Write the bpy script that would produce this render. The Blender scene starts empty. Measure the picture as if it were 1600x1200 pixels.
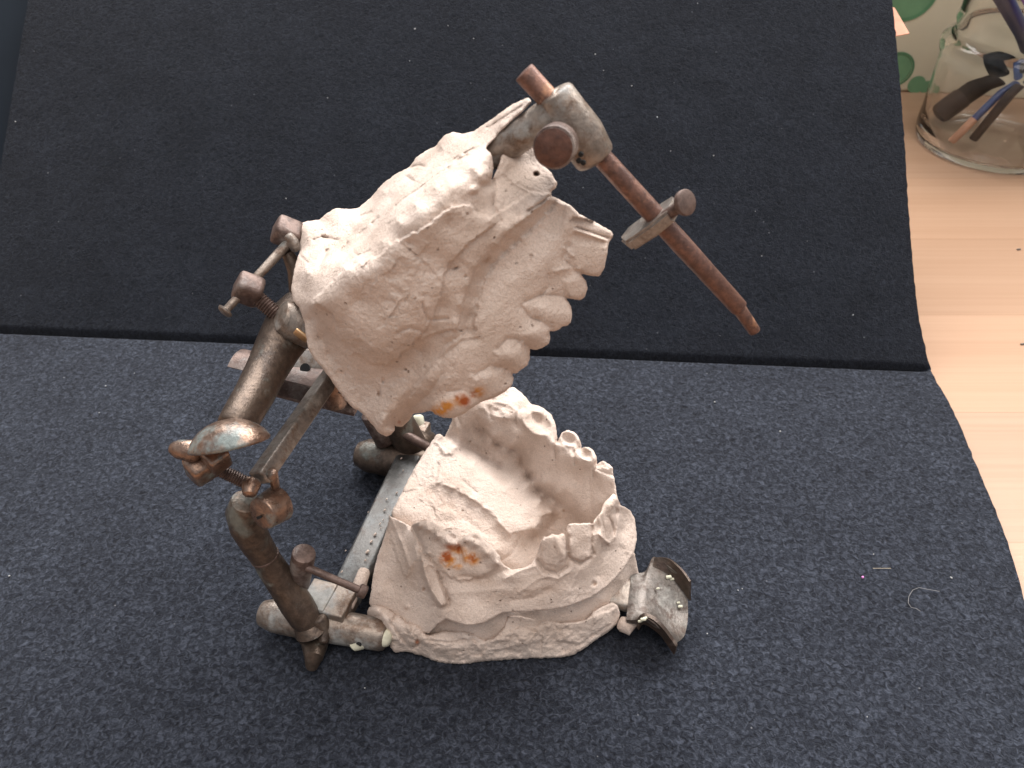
import bpy, bmesh, math, random
import numpy as np
from mathutils import Vector, noise
from mathutils.geometry import delaunay_2d_cdt
random.seed(7); RS = np.random.RandomState(7)
R_ = math.radians
scene = bpy.context.scene
COL = scene.collection

# ---------------------------------------------------------------- camera
H = 0.25; FPX = 1400.0; PITCH = R_(40)
cam = bpy.data.cameras.new('camera'); camo = bpy.data.objects.new('camera', cam); COL.objects.link(camo)
camo.location = (0, 0, H); camo.rotation_euler = (R_(90) - PITCH, 0, 0)
cam.sensor_width = 36; cam.lens = 36 * FPX / 1600; cam.clip_start = 0.01; cam.clip_end = 20
cam.dof.use_dof = True; cam.dof.focus_distance = 0.285; cam.dof.aperture_fstop = 30
scene.camera = camo
# ---------------------------------------------------------------- world + lights
w = bpy.data.worlds.new('World'); scene.world = w; w.use_nodes = True
wt = w.node_tree; wc = wt.nodes.new('ShaderNodeTexCoord'); wx = wt.nodes.new('ShaderNodeSeparateXYZ'); wr = wt.nodes.new('ShaderNodeValToRGB')
wm = wt.nodes.new('ShaderNodeMapRange'); wm.inputs['From Min'].default_value = -1; wt.links.new(wc.outputs['Generated'], wx.inputs[0]); wt.links.new(wx.outputs['Z'], wm.inputs['Value']); wt.links.new(wm.outputs[0], wr.inputs[0])
for k_, (p_, c_) in enumerate(((0.0, (.10, .085, .075)), (.50, (.20, .18, .165)), (.62, (.58, .57, .58)), (1.0, (1.20, 1.24, 1.32)))):
    e_ = wr.color_ramp.elements[k_] if k_ < 2 else wr.color_ramp.elements.new(p_)
    e_.position = p_; e_.color = (*c_, 1)
wt.links.new(wr.outputs[0], wt.nodes['Background'].inputs[0]); wt.nodes['Background'].inputs[1].default_value = 0.74

def area(name, loc, target, size, power, col):
    l = bpy.data.lights.new(name, 'AREA'); l.shape = 'RECTANGLE'; l.size, l.size_y = size; l.energy = power; l.color = col
    o = bpy.data.objects.new(name, l); COL.objects.link(o); o.location = loc
    o.rotation_euler = (Vector(target) - Vector(loc)).to_track_quat('-Z', 'Y').to_euler()
area('window_light', (0.25, 1.15, 1.15), (0, 0.25, 0.03), (2.4, 0.8), 74, (1.0, 0.98, 0.96))
area('fill_light', (0.10, -0.20, 1.35), (0, 0.25, 0.03), (0.8, 0.8), 11, (1.0, 0.90, 0.81))  # unseen fill lamp, added overhead to bring out the plaster relief
vs = scene.view_settings
vs.view_transform = 'Standard'; vs.look = 'None'; vs.gamma = 1; vs.exposure = 0.0; vs.use_curve_mapping = False

# ---------------------------------------------------------------- frames
Fv = np.array([0, math.cos(PITCH), -math.sin(PITCH)]); Uv = np.array([0, math.sin(PITCH), math.cos(PITCH)]); Rv = np.array([1., 0, 0])
Cv = np.array([0, 0, H])
ANG = R_(17)
Av = np.array([math.sin(ANG), math.cos(ANG), 0]); Bv = np.array([math.cos(ANG), -math.sin(ANG), 0])
OR = np.array([-0.0497649, 0.20738987, 0.])
def rays(p):
    p = np.atleast_2d(p)
    return Fv + ((p[:, 0] - 800) / FPX)[:, None] * Rv - ((p[:, 1] - 600) / FPX)[:, None] * Uv
def tolocal(P):
    Q = P - OR; return np.stack([Q @ Bv, Q @ Av, Q[:, 2]], 1)
def on_s(p, s):                      # points seen at p, at lateral distance s from the articulator's mid plane -> local
    d = rays(p); t = (((OR - Cv) @ Av) + np.asarray(s)) / (d @ Av); return tolocal(Cv + d * t[:, None])
def on_z(p, z):
    d = rays(p); t = (np.asarray(z) - H) / d[:, 2]; return tolocal(Cv + d * t[:, None])
def W(x, y, z=0.0):                  # world point at a height
    d = rays([(x, y)])[0]; return Vector(Cv + d * ((z - H) / d[2]))
def S(x, y, s): return Vector(on_s([(x, y)], [s * .001])[0])
def Z(x, y, z): return Vector(on_z([(x, y)], [z * .001])[0])

# ---------------------------------------------------------------- object helpers
def tag(o, label=None, cat=None, group=None, kind=None):
    if label: o['label'] = label
    if cat: o['category'] = cat
    if group: o['group'] = group
    if kind: o['kind'] = kind
    return o
def obj(name, bm_or_me, mat, parent=None, smooth=True, angle=38):
    if isinstance(bm_or_me, bmesh.types.BMesh):
        bmesh.ops.recalc_face_normals(bm_or_me, faces=bm_or_me.faces)
        if smooth:
            for f in bm_or_me.faces: f.smooth = True
            for e in bm_or_me.edges:
                if len(e.link_faces) == 2 and e.calc_face_angle(0) > R_(angle): e.smooth = False
        me = bpy.data.meshes.new(name); bm_or_me.to_mesh(me); bm_or_me.free()
    else: me = bm_or_me
    o = bpy.data.objects.new(name, me); COL.objects.link(o)
    if mat: me.materials.append(mat)
    if parent: o.parent = parent
    return o
def empty(name, loc, rz=0):
    o = bpy.data.objects.new(name, None); COL.objects.link(o); o.location = loc; o.rotation_euler = (0, 0, rz); o.empty_display_size = .01
    return o
def tube(bm, pts, radii, n=24, bev=0.12, flat=None, up=None):
    """swept round section; flat = list of width factors for an oval section; ends slightly rounded"""
    pts = [Vector(p) for p in pts]; radii = list(radii) if hasattr(radii, '__len__') else [radii] * len(pts)
    fl = flat if flat else [1.0] * len(pts)
    if bev:
        d0 = (pts[1] - pts[0]).normalized(); d1 = (pts[-1] - pts[-2]).normalized()
        b0 = radii[0] * bev; b1 = radii[-1] * bev
        p0, p1 = pts[0], pts[-1]
        pts = [p0, p0 + d0 * b0 * .35, p0 + d0 * b0] + pts[1:-1] + [p1 - d1 * b1, p1 - d1 * b1 * .35, p1]
        radii = [radii[0] - b0, radii[0] - b0 * .3, radii[0]] + radii[1:-1] + [radii[-1], radii[-1] - b1 * .3, radii[-1] - b1]
        fl = [fl[0]] * 3 + fl[1:-1] + [fl[-1]] * 3
    rings = []; ref = Vector(up) if up else None
    for i, p in enumerate(pts):
        a = pts[min(i + 1, len(pts) - 1)] - pts[max(i - 1, 0)]
        if a.length < 1e-9: a = pts[-1] - pts[0]
        a.normalize()
        if ref is None: ref = Vector((0, 0, 1)) if abs(a.z) < .9 else Vector((1, 0, 0))
        u = (ref - a * ref.dot(a)).normalized(); ref = u; v = a.cross(u)
        rings.append([bm.verts.new(p + (u * math.cos(2 * math.pi * k / n) + v * math.sin(2 * math.pi * k / n) * fl[i]) * radii[i]) for k in range(n)])
    for r0, r1 in zip(rings, rings[1:]):
        for k in range(n): bm.faces.new((r0[k], r0[(k + 1) % n], r1[(k + 1) % n], r1[k]))
    bm.faces.new(rings[0][::-1]); bm.faces.new(rings[-1])
def pr(p, px):
    q = OR + p[0] * Bv + p[1] * Av + np.array([0, 0, p[2]]) - Cv
    return px / FPX * float(q @ Fv)
def tubeP(bm, pts, px, **k): tube(bm, pts, [pr(p, r) for p, r in zip(pts, px)], **k)
def box(bm, c, sx, sy, sz, ax=None, ay=None, bevel=.0006):
    c = Vector(c); ax = Vector(ax).normalized() if ax else Vector((1, 0, 0)); ay = Vector(ay) if ay else Vector((0, 1, 0))
    ay = (ay - ax * ay.dot(ax)).normalized(); az = ax.cross(ay)
    t = bmesh.new(); vs_ = {}
    for i in (-1, 1):
        for j in (-1, 1):
            for k in (-1, 1): vs_[i, j, k] = t.verts.new(c + ax * i * sx / 2 + ay * j * sy / 2 + az * k * sz / 2)
    for q in (((-1,-1,-1),(-1,1,-1),(1,1,-1),(1,-1,-1)), ((-1,-1,1),(1,-1,1),(1,1,1),(-1,1,1)), ((-1,-1,-1),(1,-1,-1),(1,-1,1),(-1,-1,1)),
              ((-1,1,-1),(-1,1,1),(1,1,1),(1,1,-1)), ((-1,-1,-1),(-1,-1,1),(-1,1,1),(-1,1,-1)), ((1,-1,-1),(1,1,-1),(1,1,1),(1,-1,1))):
        t.faces.new([vs_[x] for x in q])
    bmesh.ops.bevel(t, geom=list(t.edges), offset=bevel, segments=3, affect='EDGES', profile=.5)
    join(bm, t)
def join(bm, t):
    m = {}
    for v in t.verts: m[v] = bm.verts.new(v.co)
    for f in t.faces: bm.faces.new([m[v] for v in f.verts])
    t.free()
def lump(bm, rough=.0003, sc=250):
    rough *= .55
    for v in bm.verts: v.co += Vector(noise.noise_vector(v.co * sc)) * rough

# ---------------------------------------------------------------- materials
def nt(name):
    m = bpy.data.materials.new(name); m.use_nodes = True; t = m.node_tree; return m, t, t.nodes['Principled BSDF']
def N(t, k, **kw):
    n = t.nodes.new(k)
    for a, v in kw.items():
        if a in ('scale', 'detail', 'rough', 'dist'):
            n.inputs[{'scale': 'Scale', 'detail': 'Detail', 'rough': 'Roughness', 'dist': 'Distortion'}[a]].default_value = v
        else: setattr(n, a, v)
    return n
def ramp(t, src, stops):
    r = t.nodes.new('ShaderNodeValToRGB'); e = r.color_ramp.elements
    while len(e) < len(stops): e.new(.5)
    for x, (p, c) in zip(e, stops): x.position = p; x.color = (*c, 1) if len(c) == 3 else (c[0],) * 3 + (1,)
    t.links.new(src, r.inputs[0]); return r
def mix(t, f, a, b, mode='MIX'):
    m = t.nodes.new('ShaderNodeMix'); m.data_type = 'RGBA'; m.blend_type = mode
    for i, v in ((0, f), (6, a), (7, b)):
        if isinstance(v, bpy.types.NodeSocket): t.links.new(v, m.inputs[i])
        elif i == 0: m.inputs[0].default_value = v
        else: m.inputs[i].default_value = (*v, 1)
    return m.outputs[2]
def mth(t, op, a, b=0.0):
    m = t.nodes.new('ShaderNodeMath'); m.operation = op
    for i, v in ((0, a), (1, b)):
        if isinstance(v, bpy.types.NodeSocket): t.links.new(v, m.inputs[i])
        else: m.inputs[i].default_value = v
    return m.outputs[0]
def bump(t, b, hs, dist, strength=1.0):
    prev = None
    for h, d in zip(hs, dist):
        n = t.nodes.new('ShaderNodeBump'); n.inputs['Strength'].default_value = strength; n.inputs['Distance'].default_value = d
        t.links.new(h, n.inputs['Height'])
        if prev: t.links.new(prev.outputs[0], n.inputs['Normal'])
        prev = n
    t.links.new(prev.outputs[0], b.inputs['Normal'])
def coord(t, n, scl=None, kind='Object'):
    c = t.nodes.new('ShaderNodeTexCoord'); mp = t.nodes.new('ShaderNodeMapping')
    if scl: mp.inputs['Scale'].default_value = scl
    t.links.new(c.outputs[kind], mp.inputs[0])
    for x in n: t.links.new(mp.outputs[0], x.inputs['Vector'])

def plaster(name, a=(.735, .612, .535), b=(.59, .47, .395)):
    m, t, p = nt(name)
    n1 = N(t, 'ShaderNodeTexNoise', scale=70, detail=6, rough=.6); n2 = N(t, 'ShaderNodeTexNoise', scale=900, detail=5, rough=.65)
    n3 = N(t, 'ShaderNodeTexNoise', scale=2600, detail=3, rough=.6); v = N(t, 'ShaderNodeTexVoronoi', scale=330); n4 = N(t, 'ShaderNodeTexNoise', scale=160, detail=4, rough=.7)
    coord(t, [n1, n2, n3, v, n4])
    c = mix(t, ramp(t, n1.outputs[0], [(.35, (0,)), (.68, (1,))]).outputs[0], a, b)
    c = mix(t, .35, c, ramp(t, n3.outputs[0], [(.35, (.50,)), (.62, (1.,))]).outputs[0], 'MULTIPLY')
    pits = ramp(t, v.outputs['Distance'], [(.07, (1,)), (.13, (0,))]).outputs[0]
    msk = ramp(t, n4.outputs[0], [(.50, (0,)), (.57, (1,))]).outputs[0]
    pit = mth(t, 'MULTIPLY', pits, msk)
    c = mix(t, mth(t, 'MULTIPLY', pit, .75), c, (.30, .20, .15))
    at = t.nodes.new('ShaderNodeAttribute'); at.attribute_name = 'stain'
    sep = t.nodes.new('ShaderNodeSeparateColor'); t.links.new(at.outputs['Color'], sep.inputs[0])
    c = mix(t, sep.outputs[2], c, (.36, .23, .16))            # grime
    c = mix(t, sep.outputs[0], c, (.56, .235, .05))            # orange stain
    c = mix(t, sep.outputs[1], c, (.34, .085, .024))          # rust-red stain
    t.links.new(c, p.inputs['Base Color']); p.inputs['Roughness'].default_value = .85; p.inputs['Specular IOR Level'].default_value = .25
    inv = mth(t, 'SUBTRACT', 1.0, pit)
    bump(t, p, [n2.outputs[0], n3.outputs[0], inv], [.0006, .00022, .0005])
    return m
def metal(name, base, rust, pat, ra=.5, pa=.4, rough=.42, met=.75, seed=0):
    m, t, p = nt(name)
    n1 = N(t, 'ShaderNodeTexNoise', scale=190, detail=8, rough=.72, dist=.3); n2 = N(t, 'ShaderNodeTexNoise', scale=95, detail=6, rough=.62); n3 = N(t, 'ShaderNodeTexNoise', scale=1300, detail=4, rough=.6)
    n4 = N(t, 'ShaderNodeTexNoise', scale=480, detail=5, rough=.7)
    coord(t, [n1, n2, n3, n4])
    for q in (n1, n2): q.noise_dimensions = '4D'; q.inputs['W'].default_value = seed
    f1 = ramp(t, n1.outputs[0], [(.61 - ra * .3, (0,)), (.72 - ra * .3, (1,))]).outputs[0]
    f2 = ramp(t, n2.outputs[0], [(.66 - pa * .3, (0,)), (.77 - pa * .3, (1,))]).outputs[0]
    c = mix(t, f1, base, rust); c = mix(t, f2, c, pat)
    c = mix(t, .5, c, ramp(t, n4.outputs[0], [(.32, (.30,)), (.62, (1.15,))]).outputs[0], 'MULTIPLY')
    t.links.new(c, p.inputs['Base Color'])
    mm = mth(t, 'MULTIPLY', mth(t, 'SUBTRACT', 1.0, mth(t, 'MULTIPLY', f2, .75)), met)
    mm = mth(t, 'MULTIPLY', mm, mth(t, 'SUBTRACT', 1.0, mth(t, 'MULTIPLY', f1, .45)))
    t.links.new(mm, p.inputs['Metallic'])
    r = mth(t, 'ADD', mth(t, 'MULTIPLY', n4.outputs[0], .35), rough - .17); t.links.new(r, p.inputs['Roughness'])
    bump(t, p, [n1.outputs[0], n3.outputs[0]], [.00022, .00012])
    return m
def plain(name, col, rough=.5, met=0, vary=.25, sc=300, spec=.5):
    m, t, p = nt(name); n = N(t, 'ShaderNodeTexNoise', scale=sc, detail=4); coord(t, [n])
    c = mix(t, vary, col, ramp(t, n.outputs[0], [(.3, (.2,)), (.7, (1.,))]).outputs[0], 'MULTIPLY')
    t.links.new(c, p.inputs['Base Color']); p.inputs['Roughness'].default_value = rough; p.inputs['Metallic'].default_value = met
    p.inputs['Specular IOR Level'].default_value = spec; return m
PL = plaster('chalky_plaster'); 
M_rust = metal('rusty_brown_metal', (.165, .115, .098), (.085, .052, .042), (.24, .20, .18), .5, .36, .46, .55, 1)
M_dark = metal('dark_tarnished_metal', (.15, .112, .088), (.075, .052, .04), (.16, .165, .145), .5, .42, .40, .75, 2)
M_grey = metal('grey_tarnished_brass', (.27, .225, .19), (.14, .088, .06), (.29, .285, .27), .45, .5, .40, .65, 3)
M_pin = metal('copper_rust_pin', (.20, .105, .078), (.11, .055, .042), (.48, .24, .13), .5, .36, .42, .6, 4)
M_copper = metal('polished_copper', (.33, .225, .17), (.16, .10, .075), (.20, .23, .22), .5, .42, .31, .92, 5)
M_face = metal('worn_copper_face', (.15, .075, .055), (.09, .045, .035), (.50, .26, .15), .4, .42, .42, .6, 31)
M_edge = metal('dark_bronze_plate', (.10, .075, .06), (.07, .045, .035), (.16, .13, .11), .5, .3, .36, .7, 6)
M_plate = metal('pale_grey_plate', (.29, .26, .235), (.17, .12, .09), (.37, .345, .31), .45, .45, .36, .65, 8)
M_resid = plain('greenish_plaster_residue', (.66, .64, .50), .9, 0, .35, 500)
M_hole = plain('black_hole', (.01, .01, .01), .9)

def felt_mat():
    m, t, p = nt('charcoal_felt')
    n1 = N(t, 'ShaderNodeTexNoise', scale=600, detail=4, rough=.6, dist=1.0); n2 = N(t, 'ShaderNodeTexNoise', scale=38, detail=6, rough=.65)
    n3 = N(t, 'ShaderNodeTexNoise', scale=2400, detail=3, rough=.6, dist=.8); v = N(t, 'ShaderNodeTexVoronoi', scale=260); n4 = N(t, 'ShaderNodeTexNoise', scale=90, detail=3)
    coord(t, [n1, n2, n3, v, n4])
    at = t.nodes.new('ShaderNodeAttribute'); at.attribute_name = 'painted_light'
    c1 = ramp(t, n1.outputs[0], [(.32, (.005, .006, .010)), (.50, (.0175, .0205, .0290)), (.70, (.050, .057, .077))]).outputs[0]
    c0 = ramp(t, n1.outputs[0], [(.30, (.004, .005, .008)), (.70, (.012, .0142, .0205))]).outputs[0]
    c = mix(t, at.outputs['Fac'], c0, c1)  # leaning part painted darker, standing in for the weaker light on it
    c = mix(t, .6, c, ramp(t, n2.outputs[0], [(.3, (.62, .62, .64)), (.7, (1.35, 1.35, 1.32))]).outputs[0], 'MULTIPLY')
    c = mix(t, .25, c, ramp(t, n3.outputs[0], [(.3, (.4,)), (.7, (1.2,))]).outputs[0], 'MULTIPLY')
    sp = mth(t, 'MULTIPLY', ramp(t, v.outputs['Distance'], [(.05, (1,)), (.09, (0,))]).outputs[0], ramp(t, n4.outputs[0], [(.60, (0,)), (.66, (1,))]).outputs[0])
    c = mix(t, mth(t, 'MULTIPLY', sp, .5), c, (.25, .25, .27))
    t.links.new(c, p.inputs['Base Color']); p.inputs['Roughness'].default_value = 1; p.inputs['Specular IOR Level'].default_value = .05
    p.inputs['Sheen Weight'].default_value = .06; p.inputs['Sheen Roughness'].default_value = .6
    bump(t, p, [n1.outputs[0], n3.outputs[0]], [.0007, .0003]); return m
def wood_mat():
    m, t, p = nt('pale_beech_wood')
    n1 = N(t, 'ShaderNodeTexNoise', scale=14, detail=8, rough=.65, dist=.4); n2 = N(t, 'ShaderNodeTexNoise', scale=60, detail=5, rough=.6); n3 = N(t, 'ShaderNodeTexNoise', scale=5, detail=2)
    coord(t, [n1], (.10, 3.2, 1)); coord(t, [n2], (.12, 9, 1)); coord(t, [n3])
    br = N(t, 'ShaderNodeTexBrick'); br.offset = .37; br.inputs['Scale'].default_value = 1
    br.inputs['Brick Width'].default_value = .62; br.inputs['Row Height'].default_value = .071; br.inputs['Mortar Size'].default_value = .00035; br.inputs['Mortar Smooth'].default_value = .3
    br.inputs['Color1'].default_value = (.92, .92, .92, 1); br.inputs['Color2'].default_value = (1.06, 1.04, 1.02, 1); br.inputs['Mortar'].default_value = (.86, .80, .74, 1)
    coord(t, [br])
    c = ramp(t, n1.outputs[0], [(.25, (.355, .215, .135)), (.55, (.39, .245, .16)), (.8, (.42, .272, .182))]).outputs[0]
    c = mix(t, .32, c, ramp(t, n2.outputs[0], [(.35, (.80, .74, .68)), (.6, (1, 1, 1))]).outputs[0], 'MULTIPLY')
    c = mix(t, 1, c, br.outputs['Color'], 'MULTIPLY')
    t.links.new(c, p.inputs['Base Color']); p.inputs['Roughness'].default_value = .42; p.inputs['Specular IOR Level'].default_value = .35
    bump(t, p, [n2.outputs[0]], [.00008]); return m

# ---------------------------------------------------------------- the setting
SEAM0 = W(0, 518); SEAM1 = W(1450, 578)
sd = (SEAM1 - SEAM0).normalized(); pn = Vector((-sd.y, sd.x, 0))
INC = R_(37)
UPV = pn * math.cos(INC) + Vector((0, 0, math.sin(INC)))
NRM = sd.cross(UPV).normalized()
def on_back(x, y, off=0):
    d = Vector(rays([(x, y)])[0]); o = Vector(Cv); q = SEAM0 + NRM * off
    t = (q - o).dot(NRM) / d.dot(NRM); return o + d * t
# table
bm = bmesh.new(); box(bm, (0, .35, -.004 - .015), 2.6, 1.73, .03, bevel=.002)
tag(obj('tabletop', bm, wood_mat(), None), kind='structure')
# wall behind the table, far out of focus
bm = bmesh.new(); box(bm, (0, 2.4, .3), 5, .05, 3)
tag(obj('wall', bm, plain('pale_wall', (.55, .53, .5), .9, sc=3), None), kind='structure')
# felt: flat front part, crease, leaning rear part
redge = []
for x, y in ((1665, 1400), (1648, 1200), (1630, 1060), (1601, 940), (1588, 890), (1572, 840), (1548, 780), (1520, 715), (1500, 665), (1478, 620), (1463, 596)):
    q = W(x, y) - SEAM0; redge.append((q.dot(pn), q.dot(sd)))
redge.append((0, (W(1455, 579) - SEAM0).dot(sd)))
for x, y in ((1447, 550), (1436, 500), (1428, 430), (1420, 330), (1414, 230), (1407, 140), (1400, 60), (1394, 0), (1385, -80)):
    q = on_back(x, y) - SEAM0; redge.append((q.dot(UPV), q.dot(sd)))
redge.sort(); rv = [a for a, b in redge]; ru = [b for a, b in redge]
ledge = []
for x, y in ((45, 0), (0, 262), (-45, 518)):
    q = on_back(x, y) - SEAM0; ledge.append((q.dot(UPV), q.dot(sd)))
ledge.append((rv[0], ledge[-1][1] - .03)); ledge.append((rv[-1], ledge[0][1])); ledge.sort(); lv = [a for a, b in ledge]; lu = [b for a, b in ledge]
vv = np.unique(np.concatenate([np.linspace(rv[0], -.006, 70), np.linspace(-.006, .006, 25), np.linspace(.006, rv[-1], 90)]))
NU = 300; bm = bmesh.new(); rows = []
def felt_pt(u, v, edge):
    if v <= 0: P = SEAM0 + sd * u + pn * v
    else: P = SEAM0 + sd * u + UPV * v
    dip = math.exp(-((v - .0006) / .0012) ** 2) * .0050 * min(1, max(0, edge / .006))
    P.z -= dip
    P = P + Vector((0, 0, 1)) * (noise.noise(Vector((u, v, 0)) * 9) * .0012 * min(1, abs(v) / .03)) * (1 if v > 0 else .25)
    P = P + (NRM if v > 0 else Vector((0, 0, 1))) * noise.noise(Vector((u, v, 3)) * 160) * .00016
    return P
for v in vv:
    u1 = float(np.interp(v, rv, ru)); u0 = float(np.interp(v, lv, lu))
    u1 += noise.noise(Vector((v * 300, 0, 0))) * .0004 + noise.noise(Vector((v * 900, 5, 0))) * .0003; u0 += noise.noise(Vector((v * 300, 9, 0))) * .0005
    rows.append([bm.verts.new(felt_pt(u0 + (u1 - u0) * k / NU, v, (u1 - u0) * (1 - k / NU))) for k in range(NU + 1)])
for a, b in zip(rows, rows[1:]):
    for k in range(NU): bm.faces.new((a[k], a[k + 1], b[k + 1], b[k]))
bmesh.ops.recalc_face_normals(bm, faces=bm.faces)
if sum(f.normal.z for f in bm.faces) < 0: bmesh.ops.reverse_faces(bm, faces=bm.faces)
bot = bmesh.ops.extrude_face_region(bm, geom=list(bm.faces))
topf = [g for g in bot['geom'] if isinstance(g, bmesh.types.BMVert)]
# the extruded copy becomes the underside
for v in topf: v.co = v.co - Vector((0, 0, .0030))
fo = obj('felt_sheet', bm, felt_mat(), None)
painted_light = fo.data.attributes.new('painted_light', 'FLOAT', 'POINT')
painted_light.data.foreach_set('value', [1.0 if ((Vector(v.co) - SEAM0).dot(pn) < 0.0006) else .12 for v in fo.data.vertices])  # painted shade: full tone on the flat front, dark tone on the leaning part
tag(fo, 'charcoal grey felt sheet flat under the plaster casts, creased and leaning up behind them', 'felt sheet')
# dark board that carries the raised part of the felt
bm = bmesh.new(); cc = SEAM0 + sd * .06 + UPV * .17 - NRM * .012
box(bm, cc, .40, .34, .006, ax=sd, ay=UPV, bevel=.001)
tag(obj('support_board', bm, plain('slate_card', (.012, .016, .022), .95, 0, .12, 40, .1), None), 'dark slate-blue board leaning behind the felt, seen at the upper left edge', 'board')

# ---------------------------------------------------------------- reliefs: solids shaped from control points
def rbf(P, V, Q):
    d = np.sqrt(((P[:, None] - P[None]) ** 2).sum(-1) + 1.0); n = len(P)
    A = np.zeros((n + 3, n + 3)); A[:n, :n] = d + np.eye(n) * .05; A[:n, n] = 1; A[:n, n + 1:] = P / 300; A[n, :n] = 1; A[n + 1:, :n] = P.T / 300
    sol = np.linalg.solve(A, np.concatenate([V, [0, 0, 0]])); out = np.empty(len(Q))
    for i in range(0, len(Q), 8000):
        q = Q[i:i + 8000]; k = np.sqrt(((q[:, None] - P[None]) ** 2).sum(-1) + 1.0)
        out[i:i + 8000] = k @ sol[:n] + sol[n] + (q / 300) @ sol[n + 1:]
    return out
def seg_dist(Q, poly, closed):
    best = np.full(len(Q), 1e9); n = len(poly); side = np.zeros(len(Q)); par = np.zeros(len(Q))
    for i in range(n if closed else n - 1):
        a = poly[i]; b = poly[(i + 1) % n]; ab = b - a; L = (ab ** 2).sum() + 1e-9
        t = np.clip(((Q - a) @ ab) / L, 0, 1); c = a + t[:, None] * ab; d = np.sqrt(((Q - c) ** 2).sum(1))
        m = d < best; best[m] = d[m]; cr = ab[0] * (Q[:, 1] - a[1]) - ab[1] * (Q[:, 0] - a[0]); side[m] = np.sign(cr[m]); par[m] = (i + t[m]) / max(1, n - 1)
    return best, side, par
def inside(Q, poly):
    r = np.zeros(len(Q), bool); n = len(poly)
    for i in range(n):
        x0, y0 = poly[i]; x1, y1 = poly[(i + 1) % n]
        c = ((y0 > Q[:, 1]) != (y1 > Q[:, 1])); 
        if y1 != y0: r ^= c & (Q[:, 0] < (x1 - x0) * (Q[:, 1] - y0) / (y1 - y0) + x0)
    return r
def facet(v, S):
    q = v * S; c = noise.voronoi(q)[1][0]; r = noise.cell_vector(c * 7.3) - Vector((.5, .5, .5)); return (q - c).dot(r) * 1.6
AMP = [1.0]
def relief(outline, inner, mode, thick, step=2.0, rnd=(7, 1.6), bumps=(), lines=(), steps=(), rough=.45, chips=(), zmin=None, jit=.8, floor_to=None, plats=(), facets=(), rings=(), sm=2):
    """closed solid; outline/inner: (x, y, value mm). Displacements are depths in mm (+ = towards the viewer's side)"""
    out = np.array(outline, float); poly = out[:, :2]
    rp = []
    for i in range(len(poly)):
        a = poly[i]; b = poly[(i + 1) % len(poly)]; L = np.hypot(*(b - a)); k = max(1, int(round(L / step)))
        for j in range(k): rp.append(a + (b - a) * j / k)
    rp = np.array(rp)
    # soften corners a little, then roughen
    for _ in range(sm): rp = rp * .5 + .25 * (np.roll(rp, 1, 0) + np.roll(rp, -1, 0))
    nn = np.roll(rp, -1, 0) - np.roll(rp, 1, 0); nn = np.stack([nn[:, 1], -nn[:, 0]], 1) / (np.hypot(nn[:, 0], nn[:, 1])[:, None] + 1e-9)
    jt = np.array([noise.noise(Vector((x * .16, y * .16, 1))) + .6 * noise.noise(Vector((x * .4, y * .4, 7))) for x, y in rp]) * jit
    rp = rp + nn * jt[:, None]
    x0, y0 = rp.min(0); x1, y1 = rp.max(0)
    gx, gy = np.meshgrid(np.arange(x0, x1, step), np.arange(y0, y1, step * .87)); gx = gx + (np.arange(gx.shape[0]) % 2)[:, None] * step / 2
    G = np.stack([gx.ravel(), gy.ravel()], 1) + RS.uniform(-.18, .18, (gx.size, 2)) * step
    G = G[inside(G, rp)]; dB, _, _ = seg_dist(G, rp[::2], True); G = G[dB > step * .75]; 
    Q = np.concatenate([rp, G]); nb = len(rp)
    C = np.array([q[:3] for q in list(outline) + list(inner)], float)
    val = rbf(C[:, :2], C[:, 2], Q)
    disp = np.zeros(len(Q))
    dB = np.concatenate([np.zeros(nb), seg_dist(G, rp[::2], True)[0]])
    r, amt = rnd; k = np.clip(dB / r, 0, 1); disp -= amt * (1 - np.sqrt(np.clip(1 - (1 - k) ** 2, 0, 1)))
    for bx, by, rx, ry, an, am in bumps:
        c, s_ = math.cos(R_(an)), math.sin(R_(an)); dx = Q[:, 0] - bx; dy = Q[:, 1] - by
        u = (dx * c + dy * s_) / rx; v_ = (-dx * s_ + dy * c) / ry; disp += am * AMP[0] * np.exp(-(u * u + v_ * v_) ** 1.5)
    for pl, wd, am in lines:
        d, _, par = seg_dist(Q, np.array(pl, float), False); disp += am * AMP[0] * (1.55 if am < 0 else 1.2) * np.exp(-(d / wd) ** 1.25)
    grp = np.zeros(len(Q))
    for pl, wd, am, *gm in plats:  # raised plate with a crisp broken edge
        pa = np.array(pl, float); pa2 = []
        for i in range(len(pa)):
            a = pa[i]; b = pa[(i + 1) % len(pa)]; k_ = max(1, int(np.hypot(*(b - a)) / 3))
            for j in range(k_): q = a + (b - a) * j / k_; pa2.append(q + np.array([noise.noise(Vector((q[0] * .13, q[1] * .13, 3))), noise.noise(Vector((q[0] * .13, q[1] * .13, 9)))]) * 4.5)
        pa2 = np.array(pa2); d, _, _ = seg_dist(Q, pa2, True); ins = inside(Q, pa2); sd_ = np.where(ins, d, -d)
        pv = am * np.clip(.5 + sd_ / (2 * wd), 0, 1)
        if gm: grp = np.maximum(grp, pv)
        else: disp += pv
    disp += grp
    for cx, cy, rx, ry, an, wd, am, dp in rings:
        c, s_ = math.cos(R_(an)), math.sin(R_(an)); dx = Q[:, 0] - cx; dy = Q[:, 1] - cy
        u = (dx * c + dy * s_) / rx; v_ = (-dx * s_ + dy * c) / ry; e = np.sqrt(u * u + v_ * v_); rr = (rx + ry) / 2
        wig = 1 + .5 * np.sin(np.arctan2(v_, u) * 4 + cx); disp += am * wig * np.exp(-((e - .82) * rr / wd) ** 2) - dp * np.exp(-(e / .55) ** 4)
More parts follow.
